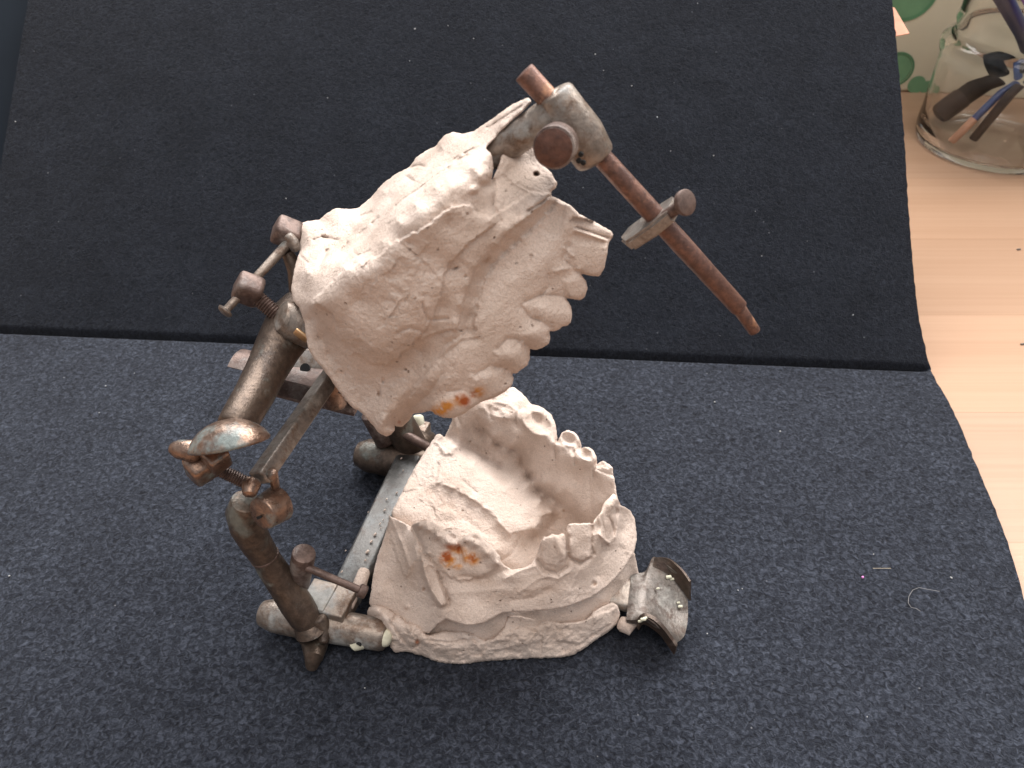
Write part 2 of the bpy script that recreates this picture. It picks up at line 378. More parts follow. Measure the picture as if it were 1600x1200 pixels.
    for pl, cr, sl in facets:      # plane that tips back from a crease line
        ins = inside(Q, np.array(pl, float)); d, _, _ = seg_dist(Q, np.array(cr, float), False); disp -= np.where(ins, d * sl, 0)
    for pl, wd, am in steps:       # one-sided step: drops (am) on the right-hand side of the line and fades away over wd
        pa = np.array(pl, float); d, sgn, par = seg_dist(Q, pa, False)
        fade = np.exp(-(d / wd) ** 1.5) * np.clip(np.minimum(par, 1 - par) * 8, 0, 1); disp += am * np.where(sgn > 0, 1, 0) * fade * np.clip(d / 1.2, 0, 1)
    fn = on_s if mode == 's' else on_z
    P = fn(Q, val * .001)
    ch = np.zeros(len(Q))
    for cx, cy, cr, am in chips: ch += am * np.clip(1.4 - np.hypot(Q[:, 0] - cx, Q[:, 1] - cy) / cr, 0, 1)
    nz = np.empty(len(Q))
    for i, p in enumerate(P):
        v = Vector(p)
        nz[i] = (noise.noise(v * 130) * 1.0 + noise.noise(v * 330) * .45 + noise.noise(v * 800) * .25) * rough
        if ch[i] > .01:
            fv_ = facet(v, 150) * .85 + facet(v, 340) * .4; nz[i] += ch[i] * (fv_ + .45 * ((2.0 * abs(noise.noise(v * 170)) + 1.1 * abs(noise.noise(v * 360 + Vector((3, 3, 3)))) + .35 * noise.noise(v * 900)) - .3))
    d = rays(Q); d = d / np.linalg.norm(d, axis=1)[:, None]; dl = np.stack([d @ Bv, d @ Av, d[:, 2]], 1)
    P = P - dl * ((disp + nz) * .001)[:, None]
    if floor_to is not None:
        T = (P[:, 2] - floor_to * .001) / (-dl[:, 2])
    elif callable(thick): T = thick(P, Q) 
    else: T = np.full(len(Q), thick * .001)
    if zmin is not None: T = np.minimum(T, (P[:, 2] - zmin * .001) / (-dl[:, 2])); 
    T = np.maximum(T, .0006)
    kk = np.clip(dB / (r * 1.5), 0, 1); T = T * (.35 + .65 * np.sqrt(kk)) if floor_to is None else T
    B = P + dl * T[:, None]
    r2 = delaunay_2d_cdt([Vector(q) for q in Q], [(i, (i + 1) % nb) for i in range(nb)], [], 1, 1e-6)
    ov = r2[0]; om = r2[3]; idx = [m[0] if m else -1 for m in om]
    if any(i < 0 for i in idx):
        print('cdt made', sum(i < 0 for i in idx), 'extra verts')
    used = {}
    for k_, i in enumerate(idx):
        if i < 0:
            q = np.array(ov[k_]); i = int(np.argmin(((Q - q) ** 2).sum(1)))
            idx[k_] = i
    faces = [];
    cent = np.array([np.mean([Q[idx[i]] for i in f], 0) for f in r2[2]]); ok = inside(cent, rp)
    n = len(Q); edge = {}
    for f, o_ in zip(r2[2], ok):
        if not o_: continue
        a, b, c = [idx[i] for i in f]
        if len({a, b, c}) < 3: continue
        faces.append((a, b, c)); faces.append((c + n, b + n, a + n))
        for e in ((a, b), (b, c), (c, a)): edge[e] = edge.get(e, 0) + 1
    for (a, b) in edge:
        if (b, a) not in edge: faces.append((b, a, a + n, b + n))
    return np.concatenate([P, B]), faces, np.concatenate([Q, Q]), n
def merge(solids, name, mat, parent, stains, pxmask=None):
    V = []; Fc = []; Qx = []; fr = []; off = 0
    for P, F, Q, n in solids:
        V.append(P); Fc += [tuple(i + off for i in f) for f in F]; Qx.append(Q); f_ = np.zeros(len(P)); f_[:n] = 1; fr.append(f_); off += len(P)
    V = np.concatenate(V); Qx = np.concatenate(Qx); fr = np.concatenate(fr)
    me = bpy.data.meshes.new(name); me.from_pydata(V.tolist(), [], Fc); me.update()
    bm = bmesh.new(); bm.from_mesh(me); bmesh.ops.recalc_face_normals(bm, faces=bm.faces); bm.to_mesh(me); bm.free()
    me.shade_smooth()
    col = np.zeros((len(V), 4)); col[:, 3] = 1
    wob = np.array([noise.noise(Vector(p) * 500) + .8 * noise.noise(Vector(p) * 1200) for p in V])
    for ch, x, y, rx, ry, an, am in stains:
        c, s_ = math.cos(R_(an)), math.sin(R_(an)); dx = Qx[:, 0] - x; dy = Qx[:, 1] - y
        u = (dx * c + dy * s_) / rx; v_ = (-dx * s_ + dy * c) / ry; g = np.exp(-((u * u + v_ * v_) ** 1.5)) * am * np.clip(1.05 + wob * 1.0, 0, 1.5)
        col[:, ch] = np.maximum(col[:, ch], np.clip(g, 0, 1) * fr)
    a = me.color_attributes.new('stain', 'FLOAT_COLOR', 'POINT'); a.data.foreach_set('color', col.ravel())
    return obj(name, me, mat, parent)

ART = empty('dental_articulator', tuple(OR), -ANG)
tag(ART, 'old tarnished brass dental articulator opened wide, holding pink plaster casts of upper and lower teeth', 'dental articulator')

# ================================================================ upper cast
up_out = [(463, 352, 24), (475, 347, 25), (486, 345, 26), (500, 343, 26), (509, 334, 26), (525, 325, 27), (545, 327, 27), (560, 325, 27), (568, 318, 27), (580, 308, 27),
 (598, 287, 27), (618, 272, 26), (640, 261, 25), (650, 246, 25), (665, 236, 24), (681, 228, 23), (692, 213, 22), (706, 206, 20), (722, 209, 16), (740, 205, 12), (766, 188, 8), (800, 163, 5), (826, 152, 3),
 (831, 160, 0), (815, 176, -2), (790, 198, -3), (770, 220, -4), (758, 232, -6), (768, 240, -8), (771, 262, -9), (768, 282, -9.5), (778, 262, -7), (785, 238, -3), (805, 232, 0), (822, 215, 4), (832, 222, 4), (840, 250, 2), (853, 262, 0), (861, 269, -1), (871, 287, -2), (868, 294, -3),
 (862, 298, -4), (861, 306, -5), (873, 311, -4), (893, 322, -3.5), (905, 334, -3), (930, 347, -1), (955, 361, 1), (959, 368, 1.5), (952, 377, 1), (950, 385, 0), (948, 402, -1), (944, 420, -1.5), (937, 431, -2), (928, 432, -2.5), (912, 428, -4), (908, 429, -4),
 (916, 440, -3), (918, 450, -3.5), (913, 466, -4.5), (906, 469, -5), (888, 466, -7), (885, 467, -7), (892, 478, -7), (894, 492, -7.5), (892, 504, -8), (886, 509, -9), (878, 510, -10), (873, 516, -11), (864, 518, -12), (858, 516, -13),
 (860, 528, -12), (858, 537, -13), (848, 543, -14), (838, 547, -15), (828, 545, -16), (828, 560, -16), (824, 571, -17), (814, 578, -18), (806, 584, -19), (800, 584, -19), (803, 592, -19), (800, 602, -20), (790, 612, -21), (772, 622, -23), (752, 628, -25),
 (738, 637, -27), (726, 646, -28), (710, 653, -29), (693, 653, -29.5), (680, 647, -29), (672, 641, -28), (660, 645, -25), (646, 646, -23), (640, 656, -21), (630, 666, -20), (621, 667, -20.5), (616, 664, -24), (617, 672, -28), (610, 680, -29), (603, 682, -29), (594, 678, -29), (580, 662, -28.5),
 (566, 645, -28), (551, 637, -27.5), (540, 626, -27), (530, 612, -26.5), (515, 590, -26), (503, 574, -25), (490, 560, -24), (481, 543, -23), (478, 522, -21), (476, 505, -19), (468, 482, -16), (458, 470, -12), (455, 450, -8), (459, 425, -1), (463, 408, 7), (469, 390, 15), (464, 372, 21)]
up_in = [ # bright top strip: front edge near side, then middle
 (489, 467, -25), (505, 448, -27), (537, 418, -28.5), (560, 408, -28.5), (590, 391, -28.5), (598, 378, -28), (622, 346, -27.5), (648, 320, -26), (680, 293, -22), (700, 281, -20), (732, 257, -14), (750, 242, -9),
 (520, 380, 6), (500, 400, -3), (480, 425, -12), (550, 360, 10), (580, 340, 7), (610, 310, 9), (640, 285, 7), (670, 262, 7), (700, 240, 8), (730, 225, 4), (540, 395, -10), (570, 370, -7), (620, 320, -9), (660, 290, -9), (700, 262, -6), (475, 400, 4), (480, 370, 16),
 (468, 440, -9), (475, 455, -15), (530, 345, 19), (600, 300, 18), (640, 270, 17), (690, 230, 15),
 # just under the edge the side wall starts
 (492, 474, -29), (510, 457, -30), (542, 424, -31), (595, 398, -31), (604, 385, -30.5), (628, 352, -30), (655, 326, -28.5), (705, 288, -23), (738, 262, -17), (755, 252, -12),
 # raised slab
 (520, 500, -30.5), (545, 520, -31.5), (580, 545, -32), (610, 550, -31.5), (640, 520, -31), (668, 480, -30), (690, 430, -28), (710, 390, -26), (740, 360, -22.5), (765, 345, -20), (560, 470, -31.5), (600, 470, -32), (620, 430, -31.5), (660, 400, -29.5), (700, 350, -26), (640, 380, -30), (720, 310, -22.5), (750, 300, -18),
 (766, 300, -14.5), (745, 330, -20),
 # below-left of the slab (older cast)
 (484, 500, -19.5), (500, 530, -22), (515, 555, -23.5), (535, 582, -25), (565, 598, -26.3), (592, 612, -27.3), (600, 655, -30), (565, 628, -26.6), (625, 598, -27.8), (642, 572, -27.3), (657, 548, -26.8), (608, 582, -28),
 # front shelf
 (790, 255, -5), (780, 290, -9.5), (800, 265, -4), (820, 280, -4.5), (840, 285, -4), (855, 300, -5), (800, 300, -9), (820, 320, -9.5), (845, 308, -7), (790, 335, -14), (775, 320, -14.5), (775, 350, -18), (810, 335, -11.5),
 # ridge over the vestibule band
 (856, 312, -7.5), (835, 325, -10.5), (815, 343, -14), (795, 360, -17), (775, 382, -19.5), (756, 398, -21.5), (742, 415, -23.5), (730, 445, -25), (719, 475, -26.5), (712, 505, -27.5), (700, 420, -25.5), (690, 480, -27), (680, 515, -27.5),
 # valley
 (864, 320, -4), (848, 342, -7), (828, 358, -9.5), (803, 377, -13), (785, 392, -15), (767, 412, -17), (752, 438, -19.5), (741, 465, -21.5), (733, 495, -23), (727, 515, -24),
 # gum
 (880, 335, -4), (895, 355, -3.5), (870, 375, -7.5), (850, 400, -10.5), (830, 425, -13.5), (800, 440, -16.5), (790, 470, -18.5), (765, 490, -21.5), (750, 520, -24), (725, 545, -27), (700, 560, -28.5), (670, 590, -29.5), (650, 610, -28.5), (640, 635, -25), (700, 600, -29), (740, 575, -26), (780, 540, -22), (810, 500, -17.5), (850, 450, -11), (880, 420, -7.5), (900, 390, -4),
 (920, 375, -2), (900, 370, -3), (930, 400, -2), (870, 490, -10.5), (840, 525, -15.5), (800, 560, -20.5), (760, 600, -24.5), (710, 630, -28.5), (640, 654, -21.5), (618, 640, -28), (630, 615, -28.5)]
up_bumps = [(866, 489, 30, 16, 14, 1.2), (838, 524, 24, 15, 20, 1.1), (803, 560, 28, 18, 25, 1.2), (768, 600, 35, 20, 25, 1.0), (708, 631, 36, 18, -12, 1.0), (900, 447, 18, 17, 10, .8), (928, 400, 20, 30, 12, .8), (850, 508, 10, 8, 0, .6),
 (600, 668, 13, 14, 20, 1.6), (620, 630, 12, 18, 20, .9), (600, 640, 20, 10, 40, .6), (560, 345, 26, 14, -30, 1.4), (487, 355, 18, 12, 0, 1.2), (475, 430, 13, 20, 0, 1.0), (758, 275, 12, 13, 30, 2.4), (742, 295, 10, 6, -30, 1.4), (710, 520, 20, 9, -30, .9), (745, 505, 14, 8, -40, .7), (695, 218, 20, 8, -35, 1.0),
 (838, 272, 4.0, 3.2, 0, -3.2), (712, 419, 5, 2, -25, -1.0), (720, 517, 3, 1.6, 0, -1.2), (830, 400, 2.5, 2.5, 0, -.6), (816, 536, 3, 3, 0, .8), (888, 350, 14, 20, 20, .7), (876, 345, 6, 20, 10, -.3), (592, 615, 2.5, 4.5, 10, -1.0), (599, 595, 2.5, 4, 10, -.9), (862, 505, 3, 2, 0, -.6), (857, 525, 3, 3, 0, -.6), (727, 432, 2.5, 2.5, 0, -.5), (663, 574, 2, 2, 0, -.5)]
up_lines = [
 ([(862, 512), (845, 502), (828, 497), (815, 480)], 4, -.55), ([(826, 542), (806, 530), (792, 530), (778, 545)], 4.5, -.55), ([(803, 582), (785, 575), (766, 572), (745, 585)], 5, -.55), ([(752, 628), (738, 617), (722, 610), (700, 612)], 4, -.4),
 ([(888, 466), (868, 462), (845, 462), (820, 472)], 4, -.55), ([(910, 427), (893, 418), (880, 405), (888, 385)], 4.5, -.55), ([(858, 430), (858, 448), (846, 462)], 4, -.5), ([(905, 420), (888, 419), (868, 424)], 3, .5), ([(895, 400), (882, 388)], 3, .6),
 ([(622, 520), (640, 512), (662, 519)], 3, -.5), ([(690, 560), (720, 535), (745, 530)], 5, -.5), ([(690, 585), (672, 615), (640, 640)], 5, -.5),  ([(660, 475), (668, 500), (700, 498)], 3, -.5), 
 ([(950, 372), (925, 363), (900, 355)], 2, -.8), ([(900, 360), (945, 375)], 3, .9),
 ([(770, 282), (775, 300), (772, 322), (783, 345)], 3, -.7), ([(860, 306), (845, 318), (825, 330)], 2.5, -.8), ([(800, 285), (835, 305)], 2, .35), ([(508, 560), (498, 530), (492, 505)], 4, .5),
 # cracks of the bright strip
 ([(700, 262), (680, 275), (655, 295), (632, 310), (618, 322)], 2.0, -1.5), ([(590, 341), (582, 350)], 2.0, -1.8), ([(570, 358), (560, 367)], 1.6, -1.2), ([(543, 380), (531, 392)], 2.2, -1.8), ([(510, 392), (506, 402), (498, 417)], 3, -2.0), ([(490, 375), (502, 370), (512, 372)], 2, -1.0), ([(640, 262), (655, 258), (662, 260)], 2, -1.2), ([(563, 338), (580, 332)], 4, -1.6), ([(528, 375), (515, 373), (505, 370)], 2.5, -1.4), ([(715, 245), (700, 255)], 2, -1.0), ([(740, 232), (725, 240)], 2, -1.2), ([(728, 243), (712, 252), (722, 246)], 2.2, -1.4),
 ([(636, 277), (645, 283)], 3, -1.3), ([(690, 215), (672, 228), (655, 238)], 3.5, -.7), ([(762, 200), (790, 182), (815, 166)], 2, -.7), ([(553, 395), (560, 400), (578, 392)], 2, -.7), ([(605, 352), (615, 345), (628, 333)], 1.5, -.7), ([(465, 380), (470, 400), (480, 410)], 2, -.7)]
up_plats = [([(490, 469), (503, 480), (517, 489), (524, 505), (527, 522), (540, 535), (552, 548), (565, 558), (585, 569), (606, 570), (624, 556), (640, 545), (652, 528), (664, 518), (676, 500), (684, 478), (690, 460), (694, 432), (704, 412), (714, 400), (728, 384), (748, 368), (776, 350), (768, 338), (742, 334), (735, 318), (706, 322), (690, 332), (668, 352), (640, 366), (606, 384), (596, 398), (560, 412), (537, 420), (505, 455)], 1.3, 2.8, 1), ([(795, 250), (830, 260), (872, 284), (866, 300), (858, 306), (800, 284), (782, 270)], 2, .5), ([(742, 290), (768, 283), (776, 262), (770, 240), (757, 236), (745, 262)], 2.5, .9), ([(772, 338), (704, 400), (684, 432), (676, 480), (654, 530), (700, 516), (716, 512), (722, 475), (733, 445), (745, 418), (760, 400), (795, 363), (817, 345), (858, 313), (866, 303), (830, 300), (800, 318)], 1.5, 1.3, 1), ([(868, 316), (838, 354), (808, 382), (788, 398), (768, 420), (753, 447), (745, 480), (740, 505), (745, 520), (715, 527), (698, 540), (678, 566), (652, 600), (640, 625), (645, 660), (700, 665), (800, 620), (960, 440), (970, 350), (900, 318)], 2.0, 1.0), ([(836, 480), (880, 464), (896, 480), (894, 505), (870, 512), (845, 502)], 4, .6), ([(812, 524), (842, 510), (864, 520), (860, 540), (835, 550), (812, 541)], 4, .6), ([(775, 552), (815, 543), (830, 560), (824, 576), (800, 586), (776, 573)], 4, .6), ([(738, 590), (790, 576), (806, 592), (796, 612), (765, 624), (738, 613)], 4, .6),
 ([(674, 632), (725, 611), (748, 625), (712, 657), (680, 653)], 4, .6), ([(880, 440), (908, 426), (920, 450), (906, 470), (886, 464)], 3.5, .6), ([(896, 380), (950, 382), (946, 420), (930, 434), (898, 420)], 3.5, .6), ([(588, 655), (600, 645), (622, 650), (622, 680), (600, 688), (585, 672)], 2.5, .9), ([(612, 600), (640, 590), (636, 640), (618, 655), (600, 640)], 3, .6)]
up_steps_old = [([(490, 470), (503, 480), (517, 489), (524, 505), (527, 522), (540, 535), (552, 548), (565, 558), (585, 569), (606, 570), (624, 556), (640, 545), (652, 528), (664, 518), (676, 500), (684, 478), (690, 460), (694, 432), (704, 412), (714, 400), (728, 384), (748, 368), (772, 348), (765, 338), (745, 336), (725, 342)][::-1], 16, -1.5)]
def up_thick(P, Q):
    u = P[:, 0] * .75 + P[:, 2] * .66
    h = .030 * np.sqrt(np.clip((.152 - u) / .046, .02, 1)); dA = rays(Q); dA = (dA / np.linalg.norm(dA, axis=1)[:, None]) @ Av
    return np.clip((h - P[:, 1]) / dA, .003, .05)
AMP[0] = 1.25
us = relief(up_out, up_in, 's', up_thick, step=1.6, rnd=(5, 1.3), bumps=up_bumps, lines=up_lines, plats=up_plats, facets=[([(896, 338), (930, 346), (960, 362), (955, 378), (925, 368), (898, 358), (890, 345)], [(893, 357), (925, 368), (955, 379)], .12)], rough=.30,
            chips=[(590, 470, 75, .55), (650, 420, 50, .5), (640, 480, 40, .35), (560, 370, 60, .9), (640, 290, 50, .9), (490, 400, 35, 1.2), (700, 250, 30, .9), (780, 190, 30, .9), (720, 320, 30, .7), (530, 580, 50, .8), (600, 640, 45, .5), (650, 580, 60, .35), (720, 420, 50, .3), (770, 330, 40, .3), (840, 400, 60, .12), (760, 520, 60, .2), (880, 360, 30, .2), (720, 590, 50, .2)])
stU = [(0, 692, 638, 19, 10, -25, 1.0), (0, 718, 626, 12, 8, -20, .8), (1, 724, 625, 12, 8, 35, 1.0), (0, 747, 613, 12, 8, -20, .8), (1, 739, 616, 5, 6, 30, .8), (1, 624, 660, 3, 3, 0, .5), (2, 592, 616, 2.5, 4, 0, .7), (2, 830, 402, 3, 4, 0, .4), (2, 700, 600, 45, 20, -20, .18), (2, 770, 520, 40, 15, -30, .15), (2, 762, 406, 8, 4, -40, .5), (2, 838, 272, 4.5, 3.5, 0, .9)]
UC = merge([us], 'upper_cast', PL, ART, stU)

# ================================================================ lower cast
far_out = [(612, 800, 33), (625, 775, 34), (640, 745, 34), (655, 720, 35), (670, 697, 36), (682, 679, 37.5), (687, 677, 37.5), (694, 684, 36), (701, 670, 39), (708, 652, 43), (716, 640, 45), (735, 628, 47), (760, 616, 48), (780, 608, 48.5), (792, 606, 48.5), (803, 605, 48), (815, 614, 47.5), (825, 625, 47), (830, 632, 46.5), (838, 633, 48), (850, 638, 48.5), (862, 649, 48.5), (868, 662, 48), (870, 676, 47), (871, 690, 45), (875, 682, 46), (878, 676, 47), (886, 672, 48), (897, 675, 48), (904, 683, 47.5), (908, 692, 46.5), (908, 701, 45), (914, 698, 47), (919, 698, 47.5), (927, 704, 47.5), (932, 713, 47), (933, 726, 45), (937, 722, 46), (943, 720, 47), (950, 724, 47), (958, 731, 47), (958, 742, 46), (961, 752, 45), (963, 768, 43), (966, 780, 42), (970, 790, 38), (981, 800, 31), (985, 830, 24), (975, 865, 19), (930, 900, 15), (850, 915, 12), (760, 915, 12), (680, 900, 14), (620, 860, 20)]
far_in = [(700, 665, 39.5), (715, 668, 40), (730, 672, 37), (722, 700, 33), (742, 660, 40), (760, 655, 43), (750, 632, 46.5), (770, 640, 46), (790, 650, 46), (800, 640, 47), (812, 625, 47.5), (785, 622, 47.5), (820, 640, 46), (805, 660, 44),
 (812, 655, 47), (822, 645, 48), (826, 668, 46.8), (842, 680, 46.8), (855, 685, 46.8), (862, 668, 47.5), (842, 660, 46.2), (866, 693, 46.5), (880, 698, 46.2), (893, 699, 46.2), (890, 686, 46), (902, 706, 46), (898, 714, 46), (912, 720, 46), (925, 722, 46.2), (915, 708, 45.6), (932, 735, 45.7), (955, 739, 46), (945, 737, 45.9),
 (932, 742, 43.5), (955, 760, 42.5), (935, 765, 39), (940, 785, 37), (960, 780, 40), (920, 735, 42), (900, 725, 43), (870, 702, 43.5), (850, 695, 43.5), (820, 685, 42.5), (785, 665, 42), (765, 658, 43),
 (770, 680, 38.5), (800, 695, 37.5), (830, 715, 36.5), (860, 735, 35), (885, 760, 33.5), (905, 785, 31), (870, 770, 30), (850, 755, 31), (830, 735, 32), (900, 750, 36), (910, 800, 29),
 (750, 672, 35), (776, 694, 33), (802, 703, 32), (811, 722, 29.5), (825, 746, 26.5), (839, 767, 24), (848, 780, 22.5), (868, 790, 22.5), (885, 800, 22.5), (870, 812, 19.5), (855, 826, 18), (880, 830, 18), (835, 840, 19), (900, 815, 22),
 (735, 694, 32.5), (757, 715, 30.5), (780, 729, 29), (795, 732, 29), (765, 697, 34), (785, 710, 32.5),
 (700, 690, 36), (714, 700, 35.5), (740, 724, 34), (766, 746, 32.5), (790, 764, 31), (812, 740, 29.5), (826, 756, 29), (845, 782, 27.5), (861, 801, 26), (850, 806, 25.5), (844, 818, 25), (830, 810, 26.5), (800, 790, 29.5), (770, 775, 31.5), (720, 730, 34.5), (700, 720, 35), (690, 740, 34.8), (740, 755, 33), (820, 790, 28),
 (682, 754, 34.6), (710, 764, 33.6), (740, 781, 32.2), (764, 799, 30.6), (780, 817, 29), (797, 836, 26.5), (820, 830, 26), (838, 828, 24.5),
 (673, 765, 33.4), (700, 777, 32.0), (733, 794, 30.4), (757, 812, 28.8), (773, 829, 27.2), (786, 846, 25.3), (645, 775, 34), (638, 800, 33), (680, 800, 31), (720, 820, 29), (750, 840, 27.2), (775, 860, 25), (800, 862, 22.5), (820, 855, 20), (810, 880, 19), (840, 860, 18.5), (700, 850, 26), (740, 870, 23), (650, 830, 29), (880, 850, 16), (920, 850, 18), (930, 815, 28), (690, 705, 36.0), (672, 730, 35)]
far_bumps = [(820, 648, 7, 6, 0, .9), (838, 642, 8, 5, 20, .9), (857, 655, 6, 9, 20, .9), (838, 668, 9, 4, 20, .5), (840, 655, 8, 7, 0, -.5), (800, 628, 9, 8, 0, 1.0), (770, 634, 8, 4, 20, .7), (775, 641, 4, 3, 0, -.6), (790, 645, 9, 6, 20, .5), (888, 680, 8, 8, 0, .7), (889, 689, 6, 5, 0, -.8), (916, 702, 8, 5, 30, .7), (912, 712, 5, 4, 0, -.8), (905, 706, 3, 4, 0, -.5), (948, 727, 10, 5, 25, .7), (945, 752, 11, 16, 0, .9), (745, 655, 12, 30, -40, .5), (725, 668, 12, 20, -25, .5), (880, 797, 10, 7, 0, .5), (880, 798, 3, 3, 0, -.6), (688, 682, 5, 5, 0, .8), (700, 730, 4, 3, 0, .3)]
far_lines = [([(872, 684), (866, 697), (868, 716)], 2.6, -1.4), ([(908, 696), (897, 706), (898, 724)], 2.4, -1.3), ([(933, 722), (926, 730), (927, 745)], 2.2, -1.2), ([(812, 640), (806, 652), (808, 668)], 3, -1.3), ([(770, 625), (764, 640), (768, 655)], 3, -.9), ([(930, 733), (944, 738), (957, 742)], 2, -.8), ([(712, 645), (722, 668), (745, 690), (756, 703)], 3, -.5), ([(745, 655), (756, 674), (776, 694), (800, 702)], 3.5, -.9), ([(811, 700), (812, 722), (826, 746), (842, 772)], 4, -.9), ([(733, 698), (757, 716), (780, 728)], 4, -1.0), ([(866, 693), (866, 715), (868, 740)], 3, -.3), ([(895, 700), (896, 720)], 2.5, -.6), ([(921, 742), (922, 780), (925, 800)], 3, -.4),
 ([(720, 708), (737, 724)], 2.5, -.8), ([(724, 752), (745, 770)], 3, -.6), ([(705, 700), (740, 735), (800, 775)], 8, .4), ([(682, 754), (710, 764), (740, 781), (764, 799), (780, 817), (797, 836)], 2.5, .6), ([(846, 806), (862, 802)], 3, .4), ([(845, 820), (860, 826), (880, 828)], 2.5, .6), ([(640, 765), (665, 742), (680, 700)], 4, .4), ([(700, 790), (730, 815), (760, 835)], 5, -.35), ([(815, 836), (800, 866), (780, 878)], 3, -.5), ([(830, 745), (870, 780)], 4, .3), ([(660, 770), (690, 800), (720, 805)], 5, .3)]
AMP[0] = .75
sf = relief(far_out, far_in, 'z', 0, step=1.6, rings=[(840, 661, 29, 20, 30, 4.2, .85, .7), (889, 686, 18, 12, 25, 3.2, .75, .6), (914, 709, 19, 10, 35, 3.2, .7, .5), (782, 641, 32, 14, 12, 4, .5, .4), (945, 727, 14, 6, 25, 2, .3, .2)], rnd=(3.5, .7), plats=[([(700, 690), (714, 700), (740, 724), (766, 746), (790, 762), (812, 738), (826, 756), (845, 782), (863, 801), (848, 806), (844, 818), (836, 826), (797, 836), (780, 817), (764, 799), (740, 781), (710, 764), (682, 754), (690, 700)], 1.4, .7), ([(686, 679), (702, 688), (715, 700), (705, 712), (690, 706), (680, 690)], 2, .8)], bumps=far_bumps, lines=far_lines, rough=.16, floor_to=3, chips=[(740, 740, 60, .14), (690, 740, 30, .2), (690, 810, 50, .5), (790, 632, 22, .5), (860, 740, 60, .18), (740, 660, 30, .3), (880, 820, 30, .6), (650, 760, 40, .4)], jit=.9)
near_out = [(609, 806, 37), (621, 812, 36.5), (632, 817, 36), (642, 823, 36), (645, 819, 38), (653, 816, 42), (665, 813, 44), (677, 816, 45), (687, 822, 45.5), (692, 827, 46), (702, 828, 46.5), (711, 831, 46.5), (714, 837, 45.5), (716, 843, 45), (720, 843, 45), (727, 837, 45.8), (738, 833, 46), (747, 833, 46), (754, 841, 45.5), (770, 856, 44.5), (781, 868, 43), (783, 878, 40), (789, 884, 38.5), (800, 890, 37), (820, 887, 37), (832, 880, 38), (838, 868, 40), (842, 856, 43), (844, 848, 45), (848, 842, 46.2), (849, 838, 46.6), (856, 839, 46.6), (863, 834, 47), (872, 836, 47), (880, 833, 47), (884, 838, 46.5), (884, 846, 45), (886, 836, 46), (886, 824, 47), (888, 819, 47.5), (896, 817.5, 47.5), (904, 818, 47.5), (912, 817, 47.5), (921, 817, 47.5), (926, 819, 46.8), (929, 811, 47), (938, 802, 47), (941, 792, 47), (945, 784, 47), (952, 778, 47), (958, 771, 46.5), (963, 774, 46), (966, 781, 45), (967, 788, 42), (976, 792, 37), (986, 799, 32), (992, 811, 29), (994, 826, 27), (995, 842, 25.5), (991, 862, 24.5), (981, 880, 24), (967, 898, 23.5), (948, 917, 23.5), (924, 934, 24), (890, 947, 24), (860, 953, 24), (826, 956, 24), (798, 956, 24), (783, 958, 24), (770, 966, 23.5), (755, 974, 23), (732, 978, 23), (713, 973, 23), (697, 967, 22.5), (684, 975, 19), (670, 990, 13), (640, 985, 10), (610, 965, 10), (580, 952, 11), (577, 942, 14), (580, 922, 18), (584, 890, 23.5), (591, 866, 27), (600, 840, 31), (606, 820, 34.5)]
near_in = [(655, 822, 42.5), (668, 827, 44.8), (683, 838, 45.8), (700, 847, 46), (714, 850, 45), (728, 844, 45.6), (742, 850, 45.9), (760, 864, 44.6), (778, 880, 42.5), (700, 836, 45.6), (710, 840, 44.6), (740, 840, 45.4), (758, 852, 44.8), (668, 819, 44.2),
 (657, 828, 39.5), (670, 835, 41.5), (684, 845, 42.5), (700, 854, 42.8), (716, 857, 41.8), (730, 852, 42.4), (742, 858, 42.5), (760, 872, 41), (776, 886, 39),
 (648, 834, 36.5), (660, 845, 38), (675, 855, 39.5), (700, 864, 40.5), (730, 868, 40), (755, 882, 38.5), (690, 875, 38.5), (720, 885, 37.5), (750, 895, 36.5), (775, 895, 37), (700, 900, 34), (740, 910, 33), (780, 910, 34), (700, 930, 29), (740, 935, 28.5), (780, 935, 29), (710, 958, 25), (750, 960, 25.5), (790, 945, 26.5),
 (625, 830, 33), (640, 845, 34), (650, 870, 33.5), (665, 885, 34.5), (610, 850, 29), (600, 880, 24), (610, 910, 19.5), (595, 925, 18), (630, 880, 27.5), (625, 930, 18), (645, 920, 22.5), (655, 945, 19.5), (640, 955, 15.5), (675, 950, 22), (672, 905, 30), (664, 925, 25), (620, 870, 27), (612, 830, 32), (680, 940, 25.5), (690, 955, 24.8),
 (850, 860, 42), (865, 870, 41.5), (880, 865, 42.5), (845, 880, 38), (870, 890, 37), (820, 900, 35.5), (800, 905, 35), (830, 925, 31), (870, 920, 31), (860, 940, 27), (900, 930, 26.5), (820, 945, 26.5),
 (890, 840, 44.5), (905, 840, 44.5), (920, 838, 44.5), (890, 865, 40), (905, 872, 39), (922, 868, 39), (910, 890, 35), (900, 905, 31.5), (930, 900, 29.5), (925, 920, 26.5), (945, 900, 26.5), (935, 880, 33),
 (935, 820, 44.5), (945, 800, 46), (955, 790, 46), (940, 840, 41), (950, 820, 42), (955, 845, 36), (960, 810, 40), (965, 800, 38.5), (950, 860, 33), (970, 830, 31), (978, 815, 31), (980, 850, 27.5), (965, 880, 26.5), (985, 830, 28), (965, 855, 30)]
